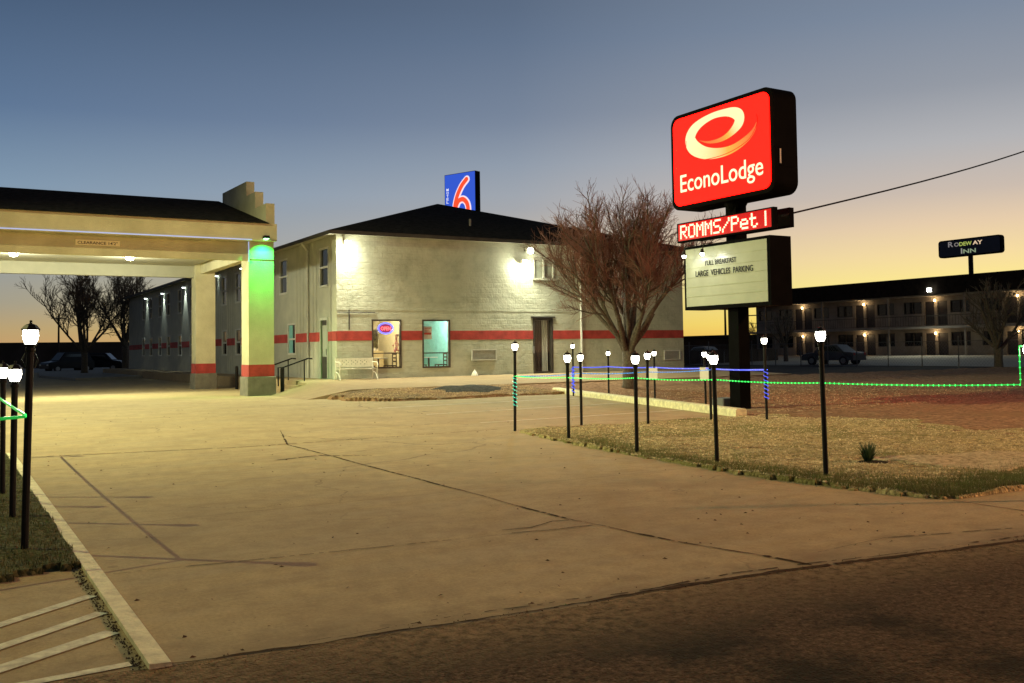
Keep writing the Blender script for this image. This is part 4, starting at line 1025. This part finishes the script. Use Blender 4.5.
string('blue_light_string', [(16.86, 24.64, .06), (16.83, 24.6, .9), (17.2, 23.3, .91), (16.8, 20.6, .92), (15.93, 17.63, .94), (13.65, 13.42, 1.0)], B_c, 2.6, 'blue led string from the farthest post to the post right of the pylon', sag=.02, r=.016)
string('blue_light_coil', wind(16.86, 24.64, .88, .10, 7, .05), B_c, 2.2, 'blue led string wound round the farthest lantern post', sag=0, r=.014)
string('blue_light_coil', wind(13.62, 13.37, 1.0, .44, 7, .04), B_c, 2.2, 'blue led string wound round the post right of the pylon', sag=0, r=.010)
string('blue_light_rope', [(8.86, 14.82, .98), (10.4, 14.95, .99), (11.4, 14.25, 1.0), (12.84, 14.05, 1.01)], (.10, .45, 1.), 1.6, 'pale blue led string along the near edge of the parking bay', sag=.02, r=.008)
string('left_light_string', [(.55, 8.02, 1.02), (.5, 15.8, 1.12)], G_, 1.0, 'green led string rising from the nearest left lantern post', sag=.03, r=.013, sp=.12, dr=.010)
string('left_light_rope', [(.55, 8.02, 1.01), (-3.0, 7.1, .96)], G_, .8, 'lower green led string between the left lantern posts', sag=.03, r=.013, sp=.12, dr=.010)

# ------------------------------------------------------------------ trees
def tree(name, base, H, spread, seed, label, cat='tree', limbs=8, trunk_r=.25, fork=1.4, twm=None, ntw=7, dens=1., lean=(0, 0), rt=.0075, stub=True, wide=False):
    rn = random.Random(seed); t_ = thing(name, base, label, cat)
    bx, by, bz = base; tk = MB(); br = MB(); tw = MB()
    tk.tube([(bx, by, bz-.1), (bx+.01, by, bz+.15), (bx+lean[0]*.3, by+lean[1]*.3, bz+fork*.5), (bx+lean[0]*.6, by+lean[1]*.6, bz+fork), ], [trunk_r*1.35, trunk_r*1.05, trunk_r*.92, trunk_r*.98], 12)
    F = Vector((bx+lean[0]*.6, by+lean[1]*.6, bz+fork-.05)); top = bz+H; up0 = .02 if wide else .045
    def seg(mb, p, d, L, r0, r1, n, wob, up, sides):
        pts = [p.copy()]; d = d.copy()
        for k in range(n):
            d = (d+Vector((rn.gauss(0, wob), rn.gauss(0, wob), rn.gauss(0, wob)+up))).normalized()
            pts.append(pts[-1]+d*(L/n))
        rad = [r0+(r1-r0)*k/n for k in range(n+1)]
        mb.tube(pts, rad, sides, False); return pts, rad, d
    def at_(pts, f): i = min(int(f*(len(pts)-1)), len(pts)-2); return pts[i].lerp(pts[i+1], f*(len(pts)-1)-i), (pts[i+1]-pts[i]).normalized()
    for li in range(limbs):
        az_ = 2*math.pi*(li+rn.uniform(-.3, .3))/limbs
        pol = (rn.uniform(.10, .3) if li % 3 == 0 else rn.uniform(.48, .80)) if wide else (rn.uniform(.12, .35) if li % 3 == 0 else rn.uniform(.5, .85))
        d = Vector((math.cos(az_)*math.sin(pol), math.sin(az_)*math.sin(pol), math.cos(pol)))
        avail = min((H-fork)/max(.35, math.cos(pol*.75)), spread/max(.2, math.sin(pol)))
        L = avail*(rn.uniform(.74, .84) if wide else rn.uniform(.62, .75))
        p1, rd, de = seg(br, F+Vector((rn.gauss(0, .05), rn.gauss(0, .05), rn.uniform(-.15, .05))), d, L, trunk_r*rn.uniform(.38, .52), trunk_r*.13, 6, .07, up0, 8)
        for sj in range(int(9*dens)):
            lo = .42 if wide else .3; f = lo+(1-lo)*sj/(9*dens)+rn.uniform(-.04, .04); f = min(f, .98)
            q, dd_ = at_(p1, f); a2 = rn.uniform(0, 6.3)
            side = dd_.cross(Vector((math.cos(a2), math.sin(a2), .3))).normalized()
            d2 = (dd_+side*rn.uniform(.5, .95)+Vector((0, 0, .12))).normalized()
            L2 = (H-fork)*rn.uniform(.22, .40)*(1.15-.35*f)
            p2, _, _ = seg(br, q, d2, L2, trunk_r*.14*(1.3-f*.5), .012, 5, .12, .08, 5)
            for tj in range(int(ntw*dens)):
                f2 = .15+.85*tj/(ntw*dens); q2, d3 = at_(p2, min(.98, f2)); a3 = rn.uniform(0, 6.3)
                side = d3.cross(Vector((math.cos(a3), math.sin(a3), .2))).normalized()
                d4 = (d3+side*rn.uniform(.5, 1.1)+Vector((0, 0, .25))).normalized(); L3 = rn.uniform(.35, .8)*(H/7)
                p3, _, _ = seg(tw, q2, d4, L3, rt*1.3, rt*.7, 3, .15, .08, 3)
                for uj in range(4):
                    q3, d5 = at_(p3, .25+.7*uj/4); a4 = rn.uniform(0, 6.3); side = d5.cross(Vector((math.cos(a4), math.sin(a4), .2))).normalized()
                    seg(tw, q3, (d5+side*rn.uniform(.5, 1.1)+Vector((0, 0, .2))).normalized(), rn.uniform(.18, .42)*(H/7), rt*.9, rt*.5, 2, .15, .1, 3)
    if stub:
        br.tube([F, F+Vector((.5, -.35, .8)), F+Vector((.75, -.5, 1.35))], [trunk_r*.4, trunk_r*.34, trunk_r*.3], 8)
        br.tube([F+Vector((.05, -.2, .0)), F+Vector((.08, -.25, .75))], [trunk_r*.28, trunk_r*.24], 8)
    tk.build('trunk', M['bark'], t_, smooth=True, fix=False); br.build('branches', M['bark'], t_, smooth=True, fix=False)
    struct(tw.build('twigs', twm or M['twig'], t_, fix=False), 'stuff')
    return t_
tree('bare_tree', (20.6, 26.7, .05), 7.0, 3.2, 21, 'large leafless tree with reddish twigs in front of the motel wall', limbs=14, trunk_r=.215, fork=1.3, ntw=11, dens=1.4, rt=.0075, wide=True)
tree('bare_tree', (9.75, 82, .15), 9.6, 5.0, 5, 'wide leafless tree left on the kerb island beyond the canopy', limbs=8, trunk_r=.24, fork=1.6, twm=M['dktwig'], ntw=8, dens=1.15, rt=.017, stub=False)
tree('bare_tree', (14.0, 90, .15), 10.2, 4.6, 9, 'leafless tree right on the kerb island next to the wing', limbs=7, trunk_r=.28, fork=2.2, twm=M['dktwig'], ntw=8, dens=1.15, rt=.017, stub=False)
tree('bare_tree', (46.8, 29.7, 0), 5.6, 3.0, 13, 'dark leafless tree in front of the right hand motel', limbs=8, trunk_r=.22, fork=1.2, twm=M['dktwig'], ntw=5, dens=.85, rt=.011, stub=False)
tree('bare_tree', (62, 58.5, 0), 5.4, 2.6, 17, 'dim leafless tree just right of the letter board before the far motel', limbs=7, trunk_r=.2, fork=1.4, twm=M['dktwig'], ntw=5, dens=.75, rt=.014, stub=False)
tree('bare_tree', (80, 79.5, 0), 5.3, 2.2, 19, 'small dark tree on the horizon right of the pylon pole', limbs=7, trunk_r=.18, fork=1.6, twm=M['dktwig'], ntw=4, dens=.7, rt=.02, stub=False)

# ------------------------------------------------------------------ rodeway motel
XM = 77.6
mo = thing('far_motel', (XM, 60, 0), 'long two storey motel with brown mansard roof and balcony at right', 'building')
Y0, Y1 = 36.0, 78.0
units = []
y = 78.0
# paired doors centred on lights at 63.35 and 55.5, spacing 7.85
for k in range(-3, 3): units.append(63.35-7.85*k)
doors, wnds = [], []
for c in units:
    for s in (-1, 1):
        doors.append((c+s*.66-.5, c+s*.66+.5)); wnds.append((c+s*2.42-.95, c+s*2.42+.95))
holes = []
for (a, b) in doors:
    if a > Y0 and b < Y1: holes += [(a, b, 0.05, 2.45), (a, b, 3.12, 5.35)]
for (a, b) in wnds:
    if a > Y0 and b < Y1: holes += [(a, b, 1.25, 2.5), (a, b, 4.25, 5.35)]
mb = MB(); wall_grid(mb, Y0, Y1, 0, 5.9, holes, lambda a, b, c, d: mb.box(XM+.6, XM+.8, a, b, c, d)); mb.build('wall', M['mwall'], mo)
for (a, b, c, d) in holes:
    isdoor = c < .1 or 3.1 < c < 3.2
    if isdoor:
        MB().box(XM+.68, XM+.74, a+.04, b-.04, c, d-.04).build('door', M['mdoor'], mo)
    else:
        o = MB().box(XM+.70, XM+.74, a+.05, b-.05, c+.05, d-.05).build('window', M['dkglass'], mo)
        f = MB(); f.box(XM+.58, XM+.7, a, a+.05, c, d); f.box(XM+.58, XM+.7, b-.05, b, c, d); f.box(XM+.58, XM+.7, a+.05, b-.05, d-.05, d); f.box(XM+.58, XM+.7, a+.05, b-.05, c, c+.05); f.box(XM+.6, XM+.69, (a+b)/2-.03, (a+b)/2+.03, c+.05, d-.05)
        f.build('frame', M['bronze'], o)
MB().box(XM-1.1, XM+.599, Y0, Y1, 2.82, 3.02).build('gallery_floor', M['mwall'], mo)
MB().box(XM-1.1, XM+.599, Y0, Y1, 5.78, 5.88).build('soffit', M['mwall'], mo)
MB().py([(XM-1.3, 5.881), (XM-1.0, 7.45), (XM+9, 7.45), (XM+9, 5.881)], Y0-.4, Y1+.4).build('mansard_roof', M['mroof'], mo)
MB().box(XM+.81, XM+8.8, Y0, Y1, 0, 5.87).build('rear_block', M['mwall'], mo)
for c in units:
    for s in (-1, 1):
        yy = c+s*3.92
        if Y0 < yy < Y1 and s > 0:
            MB().box(XM-1.05, XM-.9, yy-.07, yy+.07, 0, 5.77).build('post', M['mwall'], mo)
mb = MB(); mb.box(XM-1.06, XM-1.03, Y0, Y1, 3.95, 4.0); mb.box(XM-1.06, XM-1.03, Y0, Y1, 3.12, 3.15)
yy = Y0+.2
while yy < Y1: mb.box(XM-1.055, XM-1.035, yy-.01, yy+.01, 3.15, 3.95); yy += .28
mb.build('balustrade', M['bronze'], mo)
LW = {0: 'first', 1: 'second'}
for i, c in enumerate(units):
    if not (Y0 < c < Y1): continue
    for z, fl_ in ((5.42, 'upper'), (2.42, 'ground')):
        nm = {63.35: 'lamp between the door pair left of the car park fence', 55.5: 'lamp between the door pair below the roof floodlight'}.get(round(c, 2), 'lamp at the %s of the motel' % ('left end' if c > 66 else 'right end behind the bare tree' if c > 42 else 'far right corner'))
        t_ = thing('porch_lamp', (XM+.5, c, z), fl_+' floor '+nm, 'wall lamp', 'warm lamps between the far motel doors')
        MB().lathe(XM+.46, c, [(.05, z-.12), (.09, z-.05), (.09, z+.05), (.04, z+.1)], 10).build('globe', emat('warm globe', (1, .68, .28), 16), t_)
        MB().box(XM+.5, XM+.599, c-.05, c+.05, z-.05, z+.05).build('wall_plate', M['bronze'], t_)
        point('porch_light', (XM+.15, c, z), 17, (1, .72, .38), .08, t_)
t_ = thing('roof_floodlight', (XM-1.35, 54.6, 6.3), 'bright white floodlight on the brown mansard roof edge', 'floodlight')
MB().box(XM-1.5, XM-1.25, 54.45, 54.8, 6.15, 6.4, .03).build('housing', M['frame'], t_)
MB().box(XM-1.54, XM-1.501, 54.42, 54.83, 6.12, 6.42).build('lens', emat('flood white', (.95, 1, .9), 30), t_)
spot('roof_lamp', (XM-1.7, 54.6, 6.25), (XM-8, 54, 0), 900, (.9, 1, .85), 150, .6, .1, t_)
# rodeway pylon
rs = thing('motel_sign', (85, 56.4, 0), 'dark blue rounded motel sign on a pole above the far roof', 'sign')
MB().tube([(85, 56.4, 0), (85, 56.4, 9.9)], .22, 10).build('pole', M['black'], rs)
cb = MB().px(rr(53.1, 59.65, 9.85, 11.55, .3), 84.75, 85.25).build('cabinet', M['signblack'], rs)
MB().px(rr(53.22, 59.53, 9.97, 11.43, .22), 84.72, 84.749).build('face', mat('navy face', (.012, .022, .075), .4), cb)
for (s_, y_, z_, w_, h_, c_) in (('R', 58.55, 10.86, .55, .52, (.22, .2, .2)), ('O', 57.9, 10.86, .5, .38, (.24, .22, .2)), ('DEW', 57.35, 10.86, 1.3, .38, (.42, .50, .10)), ('AY', 55.95, 10.86, 1.0, .38, (.85, .62, .40)), ('I', 57.2, 10.12, .14, .52, (.28, .28, .24)), ('NN', 56.95, 10.12, 1.3, .40, (.26, .33, .20))):
    text_mb(MB(), s_, (84.715, y_, z_), (0, -1, 0), (-1, 0, 0), w_, h_, .01, .02).build('lettering', emat('letters with painted glow', c_, .9), cb)  # reflected light on the letters, painted as a weak uneven glow

# chain link fence with posts
fe = thing('chain_fence', (52, 35, 0), 'dark chain link fence with steel posts before the far motel car park', 'fence')
mb = MB()
F0, F1 = Vector((50.2, 22, 0)), Vector((54.5, 74, 0))
n = 20
for k in range(n+1):
    p = F0.lerp(F1, k/n); MB().tube([p, p+Vector((0, 0, 1.9))], .035, 6).build('post', M['chain'], fe)
mb.tube([F0+Vector((0, 0, 1.6)), F1+Vector((0, 0, 1.6))], .018, 5); mb.tube([F0+Vector((0, 0, .1)), F1+Vector((0, 0, .1))], .01, 4)
mb.build('top_rail', M['chain'], fe)
mb = MB(); L = (F1-F0).length; dv = (F1-F0)/L; k = 0
s = -1.5
while s < L:
    for dr_ in (1, -1):
        a0 = s if dr_ > 0 else s+1.5; a1 = s+1.5 if dr_ > 0 else s
        if 0 <= min(a0, a1) and max(a0, a1) <= L: mb.tube([F0+dv*a0+Vector((0, 0, .1)), F0+dv*a1+Vector((0, 0, 1.6))], .004, 3, False)
    s += .22
struct(mb.build('wire_mesh', M['chain'], fe, fix=False), 'stuff')

# ------------------------------------------------------------------ cars
def car(loc, rz, paint, label, group, L=4.5, H=1.45, W=1.8, suv=False):
    t_ = thing('parked_car', (0, 0, 0), label, 'car', group)
    if suv: prof = [(-L/2, .35), (-L/2, .95), (-L/2+.15, 1.05), (-L/2+.55, H-.05), (-L/2+.9, H), (.55, H), (1.15, 1.08), (L/2-.15, .92), (L/2, .75), (L/2, .35)]
    else: prof = [(-L/2, .35), (-L/2, .85), (-L/2+.2, .95), (-L/2+.75, .98), (-L/2+1.4, H-.02), (-.2, H), (.5, H-.06), (1.1, .95), (L/2-.15, .82), (L/2, .68), (L/2, .35)]
    def body(prof, w, zt=1.0):
        mb = MB(); rings = []
        for yy, ins in ((-w/2, .10), (-w/2+.08, 0), (w/2-.08, 0), (w/2, .10)):
            r_ = []
            for x, z in prof:
                k = max(0, (z-.9))/(H-.9) if H > .9 else 0
                yk = yy*(1-.18*k); r_.append((x*(1-ins*.05), yk, z-ins*.25 if z > .5 else z))
            rings.append(r_)
        n = len(prof); vs = sum(rings, []); fs = [tuple(range(n)), tuple(range(4*n-1, 3*n-1, -1))]
        for i in range(3):
            for k in range(n): fs.append((i*n+k, i*n+(k+1) % n, (i+1)*n+(k+1) % n, (i+1)*n+k))
        mb.add(vs, fs); return mb
    body(prof, W).build('body', paint, t_, smooth=False)
    for s in (-1, 1):
        yy = s*W/2*.90
        if suv: w1 = [(-L/2+.5, 1.1), (-L/2+.75, H-.16), (.45, H-.16), (.95, 1.1)]
        else: w1 = [(-L/2+1.15, 1.02), (-L/2+1.55, H-.12), (.35, H-.14), (.85, 1.02)]
        mb = MB(); mb.prism(w1, lambda a, b: (a, yy*(1-.05*(b-1)*2)+s*.012+s*.02, b), lambda a, b: (a, yy*(1-.1*(b-1)*2)-s*.05, b)); mb.build('side_window', M['dkglass'], t_)
    zt = H-.16
    mb = MB(); x0, z0 = (1.17, 1.10) if suv else (1.12, .98); x1, z1 = (.60, H-.06) if suv else (.55, H-.08)
    mb.add([(x0, -W*.40, z0), (x0, W*.40, z0), (x1, W*.36, z1), (x1, -W*.36, z1), (x0+.03, -W*.40, z0+.02), (x0+.03, W*.40, z0+.02), (x1+.03, W*.36, z1+.02), (x1+.03, -W*.36, z1+.02)], [(0, 1, 2, 3), (7, 6, 5, 4), (0, 1, 5, 4), (1, 2, 6, 5), (2, 3, 7, 6), (3, 0, 4, 7)]); mb.build('windscreen', M['dkglass'], t_)
    for x in (-L/2+.8, L/2-.85):
        for s in (-1, 1):
            y0, y1 = s*(W/2-.2), s*(W/2+.01)
            ring = lambda r: [(x+r*math.cos(2*math.pi*k/16), .33+r*math.sin(2*math.pi*k/16)) for k in range(16)]
            wh = MB().py(ring(.33), y0, y1).build('wheel', M['rubber'], t_)
            MB().py(ring(.2), y1, y1+s*.015).build('rim', M['alloy'], wh)
    for s in (-1, 1):
        MB().box(L/2-.06, L/2+.005, s*W*.38-.16, s*W*.38+.16, .62, .76).build('headlight', M['frame'], t_)
        MB().box(-L/2-.01, -L/2+.06, s*W*.40-.1, s*W*.40+.1, .72, .9).build('tail_light', M['red'], t_)
    t_.location = loc; t_.rotation_euler = (0, 0, rz); return t_
car((10.3, 99, 0), R_(200), M['carp'], 'dark vehicle parked behind the left tree trunk on the island', 'dark vehicles parked beyond the canopy', 4.4, 1.85, 1.9, True)
car((13.7, 102, 0), R_(-25), M['carp'], 'dark vehicle parked between the two island trees', 'dark vehicles parked beyond the canopy', 4.4, 1.75, 1.9, True)
car((56.4, 48.6, 0), R_(100), M['silver'], 'grey car parked behind the chain fence before the far motel', 'cars at the far motel', 4.2, 1.5, 1.8, False)
car((62.5, 69.5, 0), R_(100), mat('white car paint', (.25, .25, .25), .3, .05), 'pale car roof seen in the gap behind the pylon pole', 'cars at the far motel', 4.6, 1.5, 1.8, False)

# ------------------------------------------------------------------ 6 sign behind the roof
b6 = thing('blue_sign', (27.0, 52.0, 0), 'blue lit sign with a big orange 6 showing above the roof apex', 'sign')
c6 = Matrix.Rotation(R_(68), 3, 'Z')  # face direction u runs left-far to right-near
dirn = R_(-22+90); u6 = Vector((-math.sin(R_(-22))*-1, 0, 0))
uu = Vector((-math.sin(R_(-22)), -math.cos(R_(-22)), 0)); uu = Vector((math.sin(R_(158)), math.cos(R_(158)), 0)); nn = Vector((-uu.y, uu.x, 0)); nn = -nn if nn.dot(Vector((27, 52, 0))) > 0 else nn
O6 = Vector((26.35, 52.0, 0))
def p6(s, z, d=0): return tuple(O6+uu*s+nn*d+Vector((0, 0, z)))
W6, ZA, ZB6 = 2.42, 8.9, 12.15
mb = MB().prism([(0, ZA), (W6, ZA), (W6, ZB6), (0, ZB6)], lambda a, b: p6(a, b, 0), lambda a, b: p6(a, b, -.45)); cbb = mb.build('cabinet', M['signblack'], b6)
MB().prism([(.03, ZA+.03), (W6-.03, ZA+.03), (W6-.03, ZB6-.03), (.03, ZB6-.03)], lambda a, b: p6(a, b, .012), lambda a, b: p6(a, b, .001)).build('face', emat('lit blue face', (.035, .10, .62), 1), cbb)
S6 = [(1.78, 11.70), (1.40, 11.35), (1.05, 10.80), (.86, 10.20), (.86, 9.75), (1.0, 9.4), (1.35, 9.25), (1.72, 9.4), (1.88, 9.8), (1.80, 10.25), (1.5, 10.52), (1.15, 10.45), (.95, 10.15)]
def ribbon(S, wd, d, mname, m):
    pts = catmull([(a, b, 0) for a, b in S], 6); mb = MB()
    for i in range(len(pts)-1):
        a, b = Vector(pts[i][:2]), Vector(pts[i+1][:2]); dd_ = (b-a).normalized(); n = Vector((-dd_.y, dd_.x))*wd/2
        dl = d+i*.0002
        mb.add([p6(a.x+n.x, a.y+n.y, dl), p6(a.x-n.x, a.y-n.y, dl), p6(b.x-n.x, b.y-n.y, dl), p6(b.x+n.x, b.y+n.y, dl)], [(0, 1, 2, 3)])
        ring = [p6(b.x+wd/2*math.cos(2*math.pi*k/12), b.y+wd/2*math.sin(2*math.pi*k/12), dl+.0001) for k in range(12)]; mb.add(ring, [tuple(range(12))])
    a = Vector(pts[0][:2]); mb.add([p6(a.x+wd/2*math.cos(2*math.pi*k/12), a.y+wd/2*math.sin(2*math.pi*k/12), d) for k in range(12)], [tuple(range(12))])
    return mb.build(mname, m, cbb)
ribbon(S6, .46, .02, 'numeral_outline', emat('white outline', (.85, .78, .85), 1)); ribbon(S6, .28, .05, 'numeral', emat('orange numeral', (1.6, .09, .03), 1))
for k, ch in enumerate('MOTEL'):
    vs, fs = text_verts(ch, .5, .01); x0 = min(v.x for v in vs); x1 = max(v.x for v in vs)
    mb = MB(); mb.add([p6(.16+(v.x-x0)/(x1-x0)*.17, 11.15-.19*k+v.y*.22, .02+v.z*.01) for v in vs], fs); mb.build('lettering', emat('white letters', (.8, .8, .9), 1), cbb)
MB().tube([p6(W6/2, 0, -.22), p6(W6/2, ZA, -.22)], .18, 10).build('pole', M['black'], b6)

# ------------------------------------------------------------------ distance
tag(MB().box(-60, 40, 150, 165, 0, 3.5).build('long_warehouse', M['darkbld']), 'long low dark building on the horizon under the canopy', 'building')
mb = MB()
pr = [(-30+i*2.5, 1.5+.8*math.sin(i*.12+.2)+.2*math.sin(i*.9)) for i in range(60)]
mb.prism([(x+20, z+1.6*math.exp(-((x-4)/7)**2)) for x, z in pr]+[(140, -1), (-20, -1)], lambda a, b: (a, 200, b), lambda a, b: (a, 215, b))
struct(mb.build('low_hill', M['hill']))
def pole(x, y, h, lb, arm=True):
    t_ = thing('utility_pole', (x, y, 0), lb, 'utility pole', 'utility poles on the horizon')
    MB().tube([(x, y, 0), (x, y, h)], [.15, .1], 8).build('shaft', M['darkbld'], t_)
    MB().box(x-.9, x+.9, y-.06, y+.06, h-.6, h-.48).build('crossarm', M['darkbld'], t_)
pole(13.3, 138, 7.0, 'thin utility pole against the orange sky under the canopy'); pole(76, 80.6, 6.2, 'utility pole in the gap left of the pylon pole')
# distant low buildings in the gap
gb = thing('low_building', (82, 82, 0), 'low dark building filling the gap left of the pylon pole', 'building')
MB().box(80, 92, 83, 100, 0, 2.6).build('wall', M['darkbld'], gb); MB().box(79.6, 92.4, 82.6, 100.4, 2.61, 2.85).build('roof', M['mroof'], gb)
for yy in (85, 90, 95): MB().box(79.9, 79.99, yy, yy+1.6, 1., 2.1).build('window', M['dkglass'], gb)
gb = thing('low_building', (64, 82, 0), 'dim beige outbuilding with a flat roof behind the lantern posts', 'building')
MB().box(66, 78, 80.5, 92, 0, 2.35).build('wall', M['darkbld'], gb); MB().box(65.7, 78.3, 80.2, 92.3, 2.36, 2.6).build('roof', M['mroof'], gb)
for yy in (82, 86): MB().box(65.92, 65.99, yy, yy+1.1, 0.05, 2.1).build('door', M['mdoor'], gb)
fe2 = thing('board_fence', (45, 60, 0), 'dark fence across the far field behind the lantern posts', 'fence')
mb = MB()
for k in range(26):
    x = 31+k*1.3; mb.box(x, x+1.22, 62, 62.04, 0.02, 1.2)
mb.build('boards', M['darkbld'], fe2)
for k in range(7): MB().box(31+k*5.2-.05, 31+k*5.2+.05, 62.041, 62.14, 0, 1.3).build('post', M['darkbld'], fe2)
# street lamp arm at horizon
t_ = thing('street_lamp', (74, 76.4, 0), 'distant street lamp arm just right of the pylon pole', 'street lamp')
MB().tube([(74, 76.4, 0), (74, 76.4, 4.6), (74.3, 76.0, 4.75), (75.6, 74.9, 4.8)], .06, 6).build('mast', M['chain'], t_)
MB().box(75.5, 75.9, 74.6, 74.95, 4.72, 4.82).build('lamp_head', M['chain'], t_)

# ------------------------------------------------------------------ yard light west of the drive: casts the post shadows across the concrete
yl = Vector((-12.4, 20.8, 15.0))
t_ = thing('yard_light', (yl.x, yl.y, 0), 'tall yard light on a steel mast beyond the left verge', 'street lamp')
MB().tube([(yl.x, yl.y, 0), (yl.x, yl.y, 15.1)], [.16, .09], 10).build('mast', M['chain'], t_)
MB().box(yl.x-.05, yl.x+.6, yl.y-.25, yl.y+.25, 15.1, 15.25, .02).build('lamp_head', M['chain'], t_)
MB().box(yl.x+.1, yl.x+.5, yl.y-.18, yl.y+.18, 15.07, 15.099).build('lens', emat('yard lens', (1, .85, .45), 20), t_)
spot('yard_lamp', (yl.x+.3, yl.y, 14.97), (6, 13, 0), 7600, (1, .92, .38), 110, .6, .10, t_)
spot('yard_lamp', (yl.x+.35, yl.y+.1, 14.95), (7, 23, 0), 24000, (1, .98, .50), 75, 1.0, .12, t_)  # second beam added on the same mast to brighten canopy and lot

sl_ = Vector((24, -4.5, 9.0))  # street light added out of view to brighten the right foreground
t_ = thing('added_street_light', (sl_.x, sl_.y, 0), 'orange sodium light added beyond the right edge to light the foreground', 'street lamp')
MB().tube([(sl_.x, sl_.y, 0), (sl_.x, sl_.y, 9.0), (sl_.x-.4, sl_.y+.6, 9.3), (sl_.x-.9, sl_.y+1.6, 9.35)], [.12, .09, .06, .05], 10).build('mast', M['chain'], t_)
MB().box(sl_.x-1.05, sl_.x-.75, sl_.y+1.5, sl_.y+2.1, 9.25, 9.38, .02).build('lamp_head', M['chain'], t_)
MB().box(sl_.x-1.02, sl_.x-.78, sl_.y+1.55, sl_.y+2.05, 9.22, 9.249).build('lens', emat('added sodium lens', (1, .5, .2), 20), t_)
spot('added_street_lamp_light', (sl_.x-.9, sl_.y+1.8, 9.15), (11, 8, 0), 11500, (1, .46, .19), 125, .9, .5, t_)

# ------------------------------------------------------------------ render settings
scn.view_settings.view_transform = 'Standard'; scn.view_settings.look = 'None'; scn.view_settings.exposure = 0; scn.view_settings.gamma = 1
scn.cycles.use_denoising = True
try: scn.cycles.denoiser = 'OPENIMAGEDENOISE'
except Exception: pass
scn.cycles.max_bounces = 6; scn.cycles.diffuse_bounces = 3; scn.cycles.glossy_bounces = 3; scn.cycles.transmission_bounces = 4
scn.cycles.sample_clamp_indirect = 4; scn.cycles.caustics_reflective = False; scn.cycles.caustics_refractive = False
